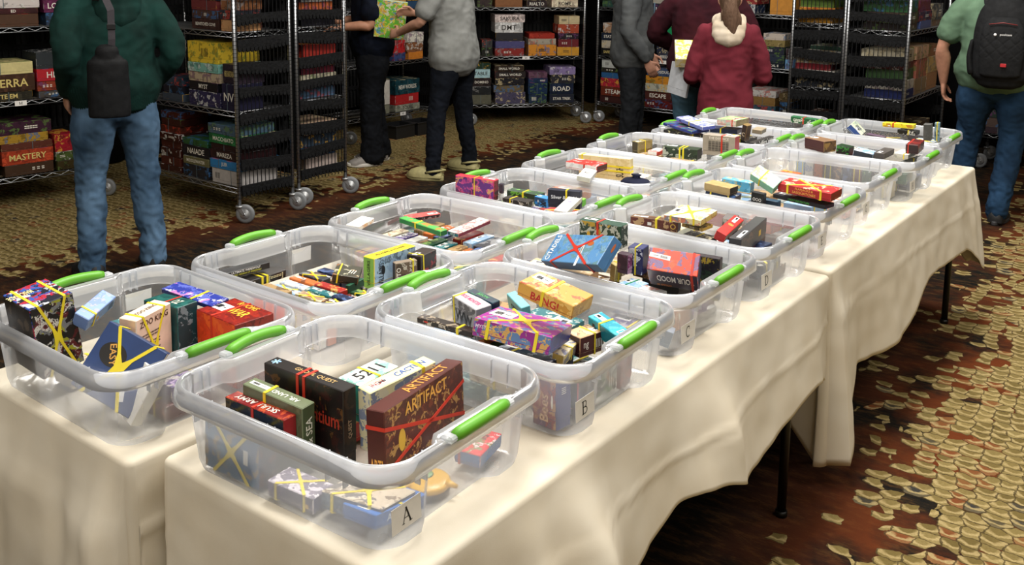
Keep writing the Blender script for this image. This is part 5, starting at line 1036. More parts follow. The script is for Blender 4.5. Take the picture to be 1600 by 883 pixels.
# stacks of boxed games on the racks: rack, shelf, place along the front, width, (thickness, colour, lettering) from the shelf up
STACKS = [
('L', 0, 1.011, 0.347, [(0.076, '#3f2a1c', ''), (0.096, '#a03a22', 'MASTERY'), (0.048, '#5a2c20', ''), (0.057, '#a8842c', ''), (0.083, '#3a1c30', '')]),
('L', 0, 1.265, 0.144, [(0.061, '#3a3018', ''), (0.063, '#4a5c2c', ''), (0.121, '#a01c2c', '')]),
('L', 0, 0.742, 0.167, [(0.136, '#7a98a8', ''), (0.106, '#5a2a20', '')]),
('L', 1, 0.929, 0.319, [(0.059, '#2c2a20', 'TE EM'), (0.115, '#3d2619', 'TERRA'), (0.08, '#d0c48a', '')]),
('L', 1, 1.223, 0.243, [(0.045, '#4a4644', ''), (0.066, '#8c3a24', ''), (0.083, '#b01c28', 'HEX'), (0.113, '#2a3034', '')]),
('L', 2, 0.981, 0.358, [(0.083, '#4a2f1c', ''), (0.038, '#3a1418', 'ED'), (0.067, '#d0c8c4', ''), (0.075, '#8a2c2c', '')]),
('L', 2, 1.272, 0.2, [(0.086, '#2c3c54', ''), (0.091, '#5a1c44', 'LOOT'), (0.09, '#2c3a5c', '')]),
('B', 0, 0.386, 0.244, [(0.043, '#3a1a14', ''), (0.059, '#4a2018', 'IL'), (0.059, '#3a1a14', ''), (0.054, '#431c14', ''), (0.05, '#3a1a14', ''), (0.049, '#4a2018', ''), (0.049, '#341612', ''), (0.049, '#431c14', '')]),
('B', 0, 0.675, 0.304, [(0.084, '#23232c', ''), (0.053, '#6a6848', 'MIDDLEWATER'), (0.075, '#14141a', 'NAIADE'), (0.044, '#2c5a30', '')]),
('B', 0, 1.018, 0.312, [(0.098, '#bab6b4', ''), (0.06, '#2c7cb8', 'JLER'), (0.06, '#2a1418', 'MAREZA'), (0.043, '#2a1418', ''), (0.064, '#1c6a3a', 'MACCHIATO'), (0.063, '#4a6478', '')]),
('B', 1, 0.439, 0.24, [(0.052, '#3a4450', ''), (0.053, '#1c1c24', ''), (0.057, '#2c3c4c', '')]),
('B', 1, 0.798, 0.434, [(0.099, '#2f2c4e', ''), (0.06, '#15151a', 'MYST'), (0.064, '#b8a88c', ''), (0.059, '#7cb4a8', ''), (0.139, '#e0c03a', '')]),
('B', 1, 1.114, 0.158, [(0.169, '#20203a', 'NV'), (0.127, '#2c2430', 'MERCHANTS VENUS')]),
('B', 2, 0.832, 0.303, [(0.069, '#3a2420', 'BEWITCHED COVE'), (0.054, '#4a342c', ''), (0.066, '#6a2c2c', ''), (0.078, '#2c3a4a', '')]),
('B', 2, 1.122, 0.143, [(0.074, '#c8986a', ''), (0.06, '#2c3038', ''), (0.06, '#8a5a3a', '')]),
('K', 0, 0.533, 0.117, [(0.089, '#7a7a6a', ''), (0.234, '#c8c4bc', '')]),
('K', 0, 0.829, 0.44, [(0.064, '#8c8e80', 'TOURS'), (0.101, '#b02428', ''), (0.139, '#123a44', 'NEW WORLDS')]),
('K', 1, 0.717, 0.171, [(0.074, '#3a4a7a', ''), (0.123, '#b8282c', ''), (0.086, '#2c6a3a', '')]),
('K', 1, 0.94, 0.222, [(0.072, '#d08030', ''), (0.094, '#8a5a3a', ''), (0.094, '#e0dcd0', '')]),
('K', 2, 0.73, 0.187, [(0.047, '#7a2c2c', ''), (0.122, '#c8a060', '')]),
('K', 2, 0.951, 0.239, [(0.072, '#2c4a6a', ''), (0.124, '#8a6a3a', '')]),
('C', 0, 0.156, 0.207, [(0.096, '#5a5a4c', ''), (0.087, '#1c2024', ''), (0.087, '#241a1c', 'DOMINO'), (0.093, '#a8ccd4', 'TABLE'), (0.06, '#1c3424', '')]),
('C', 0, 0.459, 0.345, [(0.119, '#4a4660', ''), (0.074, '#6a5c44', ''), (0.074, '#1c1c24', ''), (0.067, '#241c1c', 'SMALL WORLD'), (0.06, '#2c2018', 'SMALL WORLD')]),
('C', 0, 0.758, 0.212, [(0.095, '#20304c', ''), (0.115, '#183050', ''), (0.054, '#1c3454', ''), (0.06, '#6a4a5c', '')]),
('C', 0, 1.019, 0.283, [(0.092, '#1a2030', 'STAR TREK'), (0.115, '#16223a', 'ROAD'), (0.088, '#2c2c34', ''), (0.081, '#8a7aa8', '')]),
('C', 1, 0.216, 0.12, [(0.087, '#1c1c1c', ''), (0.079, '#3a3a3c', '')]),
('C', 1, 0.453, 0.315, [(0.079, '#8c2c28', ''), (0.073, '#4a4878', ''), (0.086, '#26242a', ''), (0.105, '#d0d0d0', 'DMT'), (0.079, '#c8b8b4', 'SAKURA')]),
('C', 1, 0.794, 0.299, [(0.117, '#d0882c', ''), (0.06, '#a8a090', ''), (0.053, '#a02c20', '')]),
('C', 1, 1.074, 0.233, [(0.09, '#c8902c', ''), (0.08, '#6a1c24', ''), (0.06, '#241c24', ''), (0.093, '#a84830', ''), (0.086, '#c8b890', '')]),
('C', 2, 0.182, 0.165, [(0.092, '#3a2c2c', '')]),
('C', 2, 0.434, 0.299, [(0.08, '#8a5a34', '')]),
('C', 2, 0.725, 0.229, [(0.068, '#2a1c20', 'RIALTO')]),
('C', 2, 1.019, 0.306, [(0.075, '#d0c0a8', 'ROME')]),
('D', 0, 0.152, 0.324, [(0.072, '#3a1c1c', ''), (0.095, '#6a2c1c', 'STEAM'), (0.088, '#b02c3c', ''), (0.061, '#2a5a8c', ''), (0.047, '#2c2a28', ''), (0.088, '#b8bcb8', '')]),
('D', 0, 0.743, 0.309, [(0.082, '#5a1c1c', ''), (0.085, '#4a2420', 'ESCAPE'), (0.078, '#b8b8a8', ''), (0.078, '#c8862c', ''), (0.085, '#3a4a6a', 'LUGOSIDUO')]),
('D', 0, 0.459, 0.183, [(0.041, '#c89a3c', ''), (0.147, '#1c3c5c', '')]),
('D', 1, 0.074, 0.245, [(0.079, '#161616', 'SAFEHAUS'), (0.081, '#b8b0a0', ''), (0.08, '#1c2434', 'STATION'), (0.1, '#a88468', '')]),
('D', 1, 0.457, 0.166, [(0.078, '#4a2c2c', ''), (0.092, '#2c3a4a', '')]),
('D', 1, 0.805, 0.203, [(0.068, '#3a3c4a', 'FEEDER'), (0.096, '#2a3044', ''), (0.083, '#1c1c28', ''), (0.128, '#1c8a54', '')]),
('D', 2, 0.071, 0.251, [(0.064, '#2c4a44', '')]),
('D', 2, 0.749, 0.217, [(0.056, '#30303c', ''), (0.121, '#a8a498', '')]),
('M', 0, -0.054, 0.266, [(0.096, '#4a2c2c', ''), (0.096, '#2c3a5a', ''), (0.108, '#8a7a4c', '')]),
('M', 0, 0.575, 0.317, [(0.139, '#3a5a6a', ''), (0.08, '#8a6a3c', ''), (0.061, '#c8c4c0', '')]),
('M', 0, 0.824, 0.131, [(0.194, '#2a2420', ''), (0.078, '#5a4a30', '')]),
('M', 1, 0.003, 0.241, [(0.041, '#3a2c4a', ''), (0.125, '#c8a060', '')]),
('M', 1, 0.68, 0.215, [(0.047, '#141c24', 'TIKAL II'), (0.078, '#2c3444', ''), (0.072, '#2a2c3c', ''), (0.06, '#8a7a4c', ''), (0.06, '#c8bcb0', '')]),
('M', 1, 0.84, 0.08, [(0.088, '#6a98c0', ''), (0.101, '#3a2c30', '')]),
('M', 2, 0.728, 0.236, [(0.152, '#c88a3c', '')]),
('M', 2, 0.365, 0.261, [(0.085, '#2c3c5c', ''), (0.103, '#8a2c30', '')]),
('G', 2, 0.535, 0.33, [(0.057, '#4a5a8a', ''), (0.072, '#2c2c4a', ''), (0.076, '#6a2c30', '')]),
('G', 2, 0.89, 0.301, [(0.048, '#8a6a4a', ''), (0.126, '#3a3a3a', '')]),
('G', 1, 0.535, 0.33, [(0.123, '#8a7458', ''), (0.142, '#b06a5a', ''), (0.102, '#c8a080', '')]),
('G', 1, 0.891, 0.33, [(0.135, '#a87c58', ''), (0.125, '#caa86a', ''), (0.092, '#9a6c4c', '')]),
('G', 0, 0.773, 0.33, [(0.177, '#3a2c28', ''), (0.079, '#5a4a3c', '')]),
]
for (key, sh, sc, w, rows) in STACKS: shelf_stack(key, sh, sc, w, rows)
# racks that show their ends: stacks behind the guards
rs = random.Random(5)
def auto(key, sh, sc, w, cols):
    shelf_stack(key, sh, sc, w, [(rs.uniform(.05, .09), c, t) for c, t in cols])
auto('Z', 0, .22, .30, [('#c8b8b0', ''), ('#2c5a8a', ''), ('#3a4a5c', ''), ('#c8a890', '')])
auto('Z', 1, .22, .30, [('#5a7a9c', ''), ('#c8c0a8', ''), ('#7a2c3c', ''), ('#c8a070', ''), ('#a8342c', '')])
auto('Z', 2, .22, .30, [('#2a2a34', 'CORAL'), ('#c86a3a', ''), ('#d8d4d0', ''), ('#dcd8d0', 'SPIN')])
auto('Z', 0, .60, .30, [('#4a3a6a', ''), ('#3a5a4a', '')]); auto('Z', 1, .60, .30, [('#3a2c2c', ''), ('#8a6a3c', '')])
auto('B', 3, .95, .3, [('#c8a878', 'EL CID'), ('#2c3c5c', '')]); auto('C', 3, .5, .3, [('#8a2c30', ''), ('#2c3c5c', '')])
for x0 in (1.0, .66, .34):
    tl = x0 > .9
    auto('E', 0, x0, .28, [('#3a2c28', ''), ('#2c4a5a', ''), ('#5a3a2c', '')])
    auto('E', 1, x0, .28, [('#2c3038', ''), ('#c8c4bc' if tl else '#4a3a5c', 'PRELUDE' if tl else ''), ('#7a2028', ''), ('#d8d8d4' if tl else '#2c4a3c', '')])
    auto('E', 2, x0, .28, [('#c8902c', ''), ('#c8882c' if tl else '#3a2c4a', ''), ('#6a8a3c' if tl else '#7a5a3c', '')])
auto('G', 0, .2, .28, [('#3a2420', ''), ('#2c2c3a', ''), ('#4a2c24', '')])
auto('G', 1, .2, .28, [('#23306a', ''), ('#d8d4cc', ''), ('#3a5a34', ''), ('#5a1c1c', ''), ('#c8c0a8', '')])
auto('G', 2, .2, .28, [('#2a2428', ''), ('#3a2c28', ''), ('#2c5a34', '')])
for k, s in (('H', .2), ('H', .52), ('H', .84)):
    auto(k, 0, s, .28, [('#3a2c34', ''), ('#5a4a44', ''), ('#2c3c34', '')]); auto(k, 1, s, .28, [('#a87850', ''), ('#c8a05c', ''), ('#8a5a3c', '')]); auto(k, 2, s, .28, [('#c88a70', ''), ('#6a4a3c', ''), ('#b8985c', '')])
# black plastic trays under the rack between the two men
for i, (x, y) in enumerate(((-6.40, 6.62), (-6.38, 6.90))):
    m = MB(); bp_ = plain('#1c1d1f', .45, var=.08)
    for (sx, sy, ex, ey) in ((-.10, 0, .006, .25), (.10, 0, .006, .25), (0, -.125, .2, .006), (0, .125, .2, .006)): m.box((sx, sy, .07), (ex, ey, .12), bp_, ch=.002)
    m.box((0, 0, .012), (.2, .25, .006), bp_)
    m.box((0, -.13, .132), (.22, .014, .012), bp_, ch=.003); m.box((0, .13, .132), (.22, .014, .012), bp_, ch=.003); m.box((-.104, 0, .132), (.014, .26, .012), bp_, ch=.003); m.box((.104, 0, .132), (.014, .26, .012), bp_, ch=.003)
    m.build('storage_tray', M=Matrix.Translation((x, y, -.009)), label='black plastic tray on the floor under the rack between the two men, %s' % ('left one' if i == 0 else 'right one'), category='tray', group='black trays under the rack')
# ---------------------------------------------------------------- people
def tube2(mb, pts, mat, n=18, ref=(1, 0, 0)):
    """pts: (pos, half width along ref, half depth); closed with rounded ends"""
    P = [Vector(p[0]) for p in pts]; k = len(P); rows = []
    ref = Vector(ref)
    def ringat(c, t, a, b):
        s = ref - t * ref.dot(t)
        s = s.normalized() if s.length > .05 else Vector((0, 1, 0)).cross(t).normalized()
        u = s.cross(t).normalized()
        return [c + s * math.cos(2 * PI * j / n) * a + u * math.sin(2 * PI * j / n) * b for j in range(n)]
    T = [(P[min(i + 1, k - 1)] - P[max(i - 1, 0)]).normalized() for i in range(k)]
    r0 = min(pts[0][1], pts[0][2]); r1 = min(pts[-1][1], pts[-1][2])
    for q in (.85, .5): rows.append(ringat(P[0] - T[0] * r0 * q * .8, T[0], pts[0][1] * math.sqrt(1 - q * q), pts[0][2] * math.sqrt(1 - q * q)))
    for i in range(k): rows.append(ringat(P[i], T[i], pts[i][1], pts[i][2]))
    for q in (.5, .85): rows.append(ringat(P[-1] + T[-1] * r1 * q * .8, T[-1], pts[-1][1] * math.sqrt(1 - q * q), pts[-1][2] * math.sqrt(1 - q * q)))
    vs = [v for r in rows for v in r]; m = len(rows)
    fs = [(i * n + j, i * n + (j + 1) % n, (i + 1) * n + (j + 1) % n, (i + 1) * n + j) for i in range(m - 1) for j in range(n)]
    fs += [tuple(range(n))[::-1], tuple((m - 1) * n + j for j in range(n))]
    mb.add(vs, fs, mat, smooth=True)
def smoothpath(pts, k=4):
    """subdivide (pos,a,b) control rings with a Catmull-Rom curve"""
    out = []; n = len(pts)
    V = [(*p[0], p[1], p[2]) for p in pts]
    for i in range(n - 1):
        p0, p1, p2, p3 = V[max(i - 1, 0)], V[i], V[i + 1], V[min(i + 2, n - 1)]
        for j in range(k):
            t = j / k
            q = [.5 * (2 * b + (c - a) * t + (2 * a - 5 * b + 4 * c - d) * t * t + (3 * b - a - 3 * c + d) * t ** 3) for a, b, c, d in zip(p0, p1, p2, p3)]
            out.append((q[:3], max(.004, q[3]), max(.004, q[4])))
    v = V[-1]; out.append((v[:3], v[3], v[4])); return out
def fuse(mb, name, mat, parent, voxel, wr=None, iters=6, cut=None):
    """melt the overlapping limbs into one continuous skin, then relax it"""
    o = mb.build('tmp')
    m = o.modifiers.new('r', 'REMESH'); m.mode = 'VOXEL'; m.voxel_size = voxel
    s = o.modifiers.new('s', 'SMOOTH'); s.factor = .6; s.iterations = iters
    dg = bpy.context.evaluated_depsgraph_get(); dg.update()
    me = bpy.data.meshes.new_from_object(o.evaluated_get(dg)); bpy.data.objects.remove(o)
    me.name = name
    if wr:
        ns = [v.normal.copy() for v in me.vertices]
        for v, n in zip(me.vertices, ns): v.co += n * wr(v.co)
    if cut:
        bm = bmesh.new(); bm.from_mesh(me)
        for co, no in cut: bmesh.ops.bisect_plane(bm, geom=bm.verts[:] + bm.edges[:] + bm.faces[:], plane_co=co, plane_no=no, clear_outer=True)
        bm.to_mesh(me); bm.free()
    me.materials.clear(); me.materials.append(mat)
    me.polygons.foreach_set('use_smooth', [True] * len(me.polygons))
    for p in me.polygons: p.material_index = 0
    ob = bpy.data.objects.new(name, me); COL.objects.link(ob); ob.parent = parent; return ob
def skin_mat(c, c2): return plain(c, .55, var=.10, scale=35)
def hand(mb, w, d, nrm, s, side, mat, curl=.5):
    """palm, four unequal jointed fingers and a thumb; w wrist, d direction of the fingers, nrm back of hand, side = towards the thumb"""
    d = Vector(d).normalized(); nrm = Vector(nrm); nrm = (nrm - d * nrm.dot(d)).normalized(); sd = Vector(side); sd = (sd - d * sd.dot(d) - nrm * sd.dot(nrm)).normalized()
    w = Vector(w)
    tube2(mb, [(w - d * .03 * s, .027 * s, .021 * s), (w, .028 * s, .019 * s), (w + d * .03 * s, .037 * s, .017 * s), (w + d * .065 * s, .041 * s, .015 * s), (w + d * .085 * s, .038 * s, .012 * s)], mat, 14, ref=sd)
    for i, (o, ln) in enumerate(((.029, .070), (.0095, .079), (-.0105, .073), (-.029, .057))):
        a = w + d * .082 * s + sd * o * s; pts = [(a - d * .02 * s, .0098 * s, .0095 * s)]; ang = .15 + curl * .35; L_ = ln * s; p = a
        for k, f in enumerate((.42, .32, .26)):
            dd = d * math.cos(ang) - nrm * math.sin(ang); pts.append((p, .0095 * s * (1 - .08 * k), .009 * s * (1 - .08 * k))); p = p + dd * L_ * f; ang += curl * .65
        pts.append((p, .0068 * s, .0065 * s)); tube2(mb, pts, mat, 10, ref=sd)
    a = w + d * .022 * s + sd * .026 * s; b = a + (sd * .75 + d * .6 - nrm * .35).normalized() * .042 * s; c = b + (d * .9 + sd * .2 - nrm * .35).normalized() * .032 * s; e = c + (d * .95 - nrm * .4).normalized() * .022 * s
    tube2(mb, [(a, .014 * s, .013 * s), (b, .0115 * s, .011 * s), (c, .0105 * s, .010 * s), (e, .008 * s, .0075 * s)], mat, 10, ref=nrm)
def shoe(root, x, y, z, ang, s, kind, c1, c2):
    """x,y = ankle on the floor; toe points along ang"""
    m = MB(); up = plain(c1, .6, var=.12); so = plain(c2, .6, var=.05)
    M = Matrix.Translation((x, y, z)) @ Matrix.Rotation(ang, 4, 'Z')
    def outline(k, n=28):
        pts = []
        for i in range(n):
            a = 2 * PI * i / n; yy = math.sin(a); xx = math.cos(a)
            L_ = .125 if yy > 0 else .125
            w = (.047 + .006 * yy) * (1 - .12 * (yy < -.3))
            pts.append((xx * w * k * s * (1 - .10 * max(0, -yy)), (.055 + yy * L_ * (1.0 + (k - 1) * .4)) * s))
        return pts
    H_ = .030 if kind == 'clog' else .024
    vs = []; lv = [(1.0, .0), (1.06, .006), (1.06, H_ * .8), (1.0, H_)]
    for k, zz in lv: vs += [(px, py, zz * s + max(0, (py - .13 * s)) * .12) for px, py in outline(k)]
    n = 28; fs = [(i * n + j, i * n + (j + 1) % n, (i + 1) * n + (j + 1) % n, (i + 1) * n + j) for i in range(len(lv) - 1) for j in range(n)] + [tuple(range(n))[::-1], tuple(3 * n + j for j in range(n))]
    m.add(vs, fs, so, M, smooth=False)
    prof = [(-.062, .062, .034), (-.045, .066, .040), (0, .068, .042), (.05, .062, .044), (.09, .050, .047), (.13, .038, .046), (.155, .028, .036), (.172, .018, .018)]
    if kind == 'clog': prof = [(-.062, .030, .034), (-.04, .036, .040), (0, .040, .043), (.035, .066, .049), (.075, .066, .053), (.115, .055, .052), (.15, .042, .042), (.172, .022, .022)]
    rows = []; N = 16
    for yy, hh, ww in prof:
        rows.append([(math.cos(PI * j / N) * ww * s * 1.02, yy * s, (H_ * .7 + math.sin(PI * j / N) ** .75 * hh) * s) for j in range(N + 1)])
    vs = [p for r in rows for p in r]; k = N + 1
    fs = [(i * k + j, (i + 1) * k + j, (i + 1) * k + j + 1, i * k + j + 1) for i in range(len(rows) - 1) for j in range(N)]
    fs += [tuple(range(k)), tuple((len(rows) - 1) * k + j for j in range(k))[::-1]]
    m.add(vs, fs, up, M, smooth=True)
    o = m.build('shoe' if kind != 'clog' else 'clog', root)
    d = MB()
    if kind == 'clog':
        hl = plain('#1a1712', .8)
        for (px, py) in ((-.018, .11), (.016, .112), (0, .13), (-.026, .088), (.026, .09), (0, .098)):
            zz = .024 + .052
            d.lathe([(0, 0), (.0042, 0), (.0042, .0008), (0, .0008)], hl, 10, M=M @ Matrix.Translation((px * s, py * s, (zz + .008 - abs(px) * .5 - max(0, py - .1) * .35) * s)))
        st = MB()
        st.tube([M @ Vector((.046 * s, .03 * s, .055 * s)), M @ Vector((.044 * s, -.03 * s, .068 * s)), M @ Vector((0, -.082 * s, .070 * s)), M @ Vector((-.044 * s, -.03 * s, .068 * s)), M @ Vector((-.046 * s, .03 * s, .055 * s))], .0075 * s, up, 8); st.build('heel_strap', o)
        for sx in (1, -1): d.lathe([(0, 0), (.010, 0), (.010, .004), (0, .004)], hl, 12, M=M @ Matrix.Translation((sx * .046 * s, .03 * s, .055 * s)) @ Matrix.Rotation(PI / 2 * sx, 4, 'Y'))
        d.build('clog_hole', o)
    else:
        lc = plain('#d8d8d4' if c1 != '#8c8782' else '#6a6662', .8)
        for i in range(4): d.tube([M @ Vector((-.02 * s, (.055 + .018 * i) * s, (.082 - .0065 * i) * s)), M @ Vector((.02 * s, (.063 + .018 * i) * s, (.082 - .0065 * i) * s))], .0025, lc, 6)
        d.build('shoelace', o)
    return o
def make_person(name_label, loc, rz, H, P):
    """local frame: x to the person's right, y forwards"""
    root = empty('person', (loc[0], loc[1], 0), rz, label=name_label, category='person')
    s = H / 1.75; sk = skin_mat(P.get('skin', '#c08a72'), None); seed = P.get('seed', 1)
    hipz = .915 * s; lean = P.get('lean', 0.0)
    fl_, fr_ = P['feet']        # ankle xy, left and right
    kn = P.get('knees', ((0, .02), (0, .02)))
    bw = P.get('build', 1.0)
    hips = (Vector((-.092 * s * bw, 0, hipz)), Vector((.092 * s * bw, 0, hipz)))
    ank = (Vector((fl_[0], fl_[1], .085 * s)), Vector((fr_[0], fr_[1], .085 * s)))
    knee = [(h + a) / 2 + Vector((k[0], k[1], .02 * s)) for h, a, k in zip(hips, ank, kn)]
    def up(z): return Vector((0, lean * (z - hipz) , z))
    sh = (up(1.435 * s) + Vector((-.185 * s * bw, 0, 0)), up(1.435 * s) + Vector((.185 * s * bw, 0, 0)))
    el, wr_ = P['elbows'], P['wrists']
    el = [Vector(e) * s for e in el]; wr_ = [Vector(w) * s for w in wr_]
    neck = up(1.50 * s); head = up(1.63 * s) + Vector((0, .02 * s + lean * .05, 0)) + Vector(P.get('head', (0, 0, 0)))
    b = MB()
    tube2(b, smoothpath([(up(.90 * s), .155 * s * bw, .11 * s * bw), (up(1.0 * s), .15 * s * bw, .105 * s * bw), (up(1.10 * s), .14 * s * bw, .10 * s * bw), (up(1.25 * s), .155 * s * bw, .11 * s * bw), (up(1.37 * s), .155 * s * bw, .098 * s), (up(1.435 * s), .105 * s, .068 * s)]), sk, 22)
    tube2(b, [(up(1.42 * s), .062 * s, .062 * s), (neck + Vector((0, .005, .03 * s)), .056 * s, .058 * s), (head - Vector((0, .01, .06 * s)), .055 * s, .06 * s)], sk, 16)
    # head: skull, jaw, nose, brow, ears, lips
    h_ = s * P.get('headscale', 1.0)
    tube2(b, smoothpath([(head + Vector((0, .012, -.105)) * h_, .030 * h_, .034 * h_), (head + Vector((0, .014, -.085)) * h_, .052 * h_, .062 * h_), (head + Vector((0, .004, -.04)) * h_, .068 * h_, .085 * h_), (head + Vector((0, -.004, .01)) * h_, .075 * h_, .097 * h_), (head + Vector((0, -.006, .06)) * h_, .071 * h_, .092 * h_), (head + Vector((0, -.008, .10)) * h_, .045 * h_, .058 * h_)], 3), sk, 24)
    tube2(b, [(head + Vector((0, .092, .012)) * h_, .008 * h_, .008 * h_), (head + Vector((0, .104, -.018)) * h_, .011 * h_, .012 * h_), (head + Vector((0, .102, -.032)) * h_, .016 * h_, .010 * h_)], sk, 12)
    tube2(b, [(head + Vector((-.024, .085, -.062)) * h_, .006 * h_, .006 * h_), (head + Vector((0, .093, -.060)) * h_, .008 * h_, .010 * h_), (head + Vector((.024, .085, -.062)) * h_, .006 * h_, .006 * h_)], sk, 10, ref=(0, 0, 1))
    for sx in (-1, 1):
        tube2(b, [(head + Vector((sx * .075, -.008, -.032)) * h_, .006 * h_, .012 * h_), (head + Vector((sx * .081, -.012, 0)) * h_, .006 * h_, .019 * h_), (head + Vector((sx * .080, -.016, .022)) * h_, .006 * h_, .014 * h_)], sk, 10)
        tube2(b, [(head + Vector((sx * .016, .088, .028)) * h_, .006 * h_, .005 * h_), (head + Vector((sx * .048, .076, .029)) * h_, .006 * h_, .005 * h_)], sk, 8, ref=(0, 0, 1))
    for i in (0, 1):
        a = ank[i]
        tube2(b, smoothpath([(hips[i] + Vector((0, 0, .03)), .074 * s * bw, .078 * s * bw), ((hips[i] * 2 + knee[i]) / 3, .070 * s * bw, .072 * s * bw), (knee[i], .047 * s, .048 * s), ((knee[i] * 2 + a) / 3 + Vector((0, -.004, 0)), .045 * s, .048 * s), (a + Vector((0, 0, .03)), .032 * s, .034 * s), (a - Vector((0, -.01, .04 * s)), .036 * s, .045 * s), (a + Vector((0, .06 * s, -.055 * s)), .036 * s, .028 * s), (a + Vector((0, .13 * s, -.062 * s)), .036 * s, .018 * s)], 3), sk, 16)
        tube2(b, smoothpath([(sh[i] + Vector((-(.016 if i else -.016), 0, -.052)), .044 * s, .048 * s), ((sh[i] + el[i]) / 2, .046 * s * bw, .048 * s * bw), (el[i], .037 * s, .039 * s), ((el[i] * 2 + wr_[i]) / 3, .040 * s * bw, .038 * s), (wr_[i], .024 * s, .028 * s)], 3), sk, 14)
        hd, hn, hs = P['hands'][i]
        if hd: hand(b, wr_[i], hd, hn, s * P.get('handscale', 1.0), hs, sk, P.get('curl', .5))
    body = fuse(b, 'body', sk, root, .0068, None, 3)
    for sx in (-1, 1):
        e = MB(); e.lathe([(0, -.0115 * h_), (.008 * h_, -.008 * h_), (.0118 * h_, 0), (.008 * h_, .008 * h_), (0, .0115 * h_)], plain('#e8e4de', .2, var=.02), 14)
        e.lathe([(0, .0112 * h_), (.0052 * h_, .0108 * h_), (.0050 * h_, .0122 * h_), (0, .0126 * h_)], plain('#33241a', .2, var=.02), 12)
        e.build('eye', root, M=Matrix.Translation(head + Vector((sx * .031, .082, .012)) * h_) @ Matrix.Rotation(-PI / 2, 4, 'X'))
    # trousers
    T = P['trousers']; tm = T['mat']; k = T.get('fit', 1.0); t = MB()
    tube2(t, smoothpath([(Vector((0, 0, hipz - .03)), .166 * s * bw, .122 * s * bw), (Vector((0, 0, hipz + .04)), .156 * s * bw, .112 * s * bw), (up(hipz + .12), .145 * s * bw, .104 * s * bw)]), tm, 22)
    for i in (0, 1):
        a = ank[i]; lo = T.get('length', 1.0)
        if lo >= 1:
            pts = [(hips[i] + Vector((0, 0, .0)), .088 * s * bw, .108 * s * bw), ((hips[i] * 2 + knee[i]) / 3, .097 * s * bw * k, .105 * s * bw * k), ((hips[i] + knee[i] * 2) / 3, .085 * s * k, .090 * s * k), (knee[i], .074 * s * k, .080 * s * k), ((knee[i] + a) / 2, .069 * s * k, .074 * s * k), (a + Vector((0, 0, .06)), .064 * s * k * T.get('hem', 1), .070 * s * k * T.get('hem', 1)), (a + Vector((0, .005, -.02 * s)), .066 * s * k * T.get('hem', 1), .074 * s * k * T.get('hem', 1))]
        else: pts = [(hips[i] + Vector((0, 0, .02)), .098 * s * bw, .115 * s * bw), ((hips[i] + knee[i]) / 2, .11 * s * bw, .11 * s * bw), (knee[i] + Vector((0, 0, -.02)), .105 * s, .105 * s)]
        tube2(t, smoothpath(pts, 3), tm, 18)
    def tw(p):
        q = Vector((p.x * 11 + seed, p.y * 11, p.z * 13 + p.x * 7)); f = 1.25 if p.z < .62 * s else .7
        if p.z < .26 * s: f = 1.7
        return (noise.noise(q) * .007 + abs(noise.noise(Vector((p.x * 22 + p.z * 8, p.y * 22 + seed, p.z * 24)))) * -.010 + .003) * f
    tr = fuse(t, 'trousers', tm, root, .0105, tw, 4)
    # top
    U_ = P['top']; um = U_['mat']; k = U_.get('fit', 1.0); hem = U_.get('hem', .93) * s; t = MB()
    tube2(t, smoothpath([(up(hem), .200 * s * bw * k, .152 * s * bw * k), (up(hem + .05), .202 * s * bw * k, .154 * s * bw * k), (up(1.12 * s), .178 * s * bw * k, .142 * s * bw * k), (up(1.28 * s), .180 * s * bw * k, .140 * s * bw * k), (up(1.39 * s), .182 * s * bw * k, .125 * s * k), (up(1.455 * s), .130 * s * k, .09 * s * k), (up(1.49 * s), .075 * s, .072 * s)], 4), um, 26)
    for i in (0, 1):
        sl = U_.get('sleeve', 1.0)
        p4 = [(sh[i] + Vector((-(.012 if i else -.012), 0, -.035)), .068 * s * k, .076 * s * k), ((sh[i] + el[i]) / 2, .064 * s * k * bw, .070 * s * k * bw), (el[i], .057 * s * k, .062 * s * k), ((el[i] + wr_[i]) / 2, .053 * s * k, .055 * s * k), (wr_[i] + (el[i] - wr_[i]) * .06, .042 * s, .042 * s)]
        if sl < 1: e_ = sh[i].lerp(el[i], .74); p4 = [p4[0], (sh[i].lerp(el[i], .4), .074 * s * k, .078 * s * k), (e_, .074 * s * k, .078 * s * k)]
        tube2(t, smoothpath(p4, 3), um, 16)
    def uw(p):
        q = Vector((p.x * 6, p.y * 6 + seed * 3, p.z * 9 + abs(p.x) * 6)); return noise.noise(q) * .009 + abs(noise.noise(Vector((p.x * 12 + seed + p.z * 9, p.y * 12, p.z * 15 - p.x * 6)))) * -.010 + .004
    tp = fuse(t, U_.get('name', 'hoodie'), um, root, .0105, uw, 4)
    if U_.get('band'):
        t = MB(); tube2(t, smoothpath([(up(hem - .035), .190 * s * bw * k, .144 * s * bw * k), (up(hem + .0), .200 * s * bw * k, .151 * s * bw * k), (up(hem + .035), .203 * s * bw * k, .154 * s * bw * k)], 3), um, 60)
        fuse(t, 'waistband', um, root, .006, lambda p: .0022 * math.sin(math.atan2(p.y, p.x) * 90), 1)
    if U_.get('hoodmat'):
        t = MB(); hc = up(1.44 * s) + Vector((0, -.085 * s, 0)); w_ = U_.get('hoodsize', 1.0)
        for (z0, rr, yy) in ((.05, .13, .02), (.0, .16, 0), (-.045, .155, -.008), (-.085, .115, -.012)):
            tube2(t, [(hc + Vector((-rr * .55 * w_, yy - .01, z0 * w_)) , .055 * w_, .042), (hc + Vector((0, yy - .035, z0 * w_ - .01)), .06 * w_, .045), (hc + Vector((rr * .55 * w_, yy - .01, z0 * w_)), .055 * w_, .042)], U_['hoodmat'], 14, ref=(0, 0, 1))
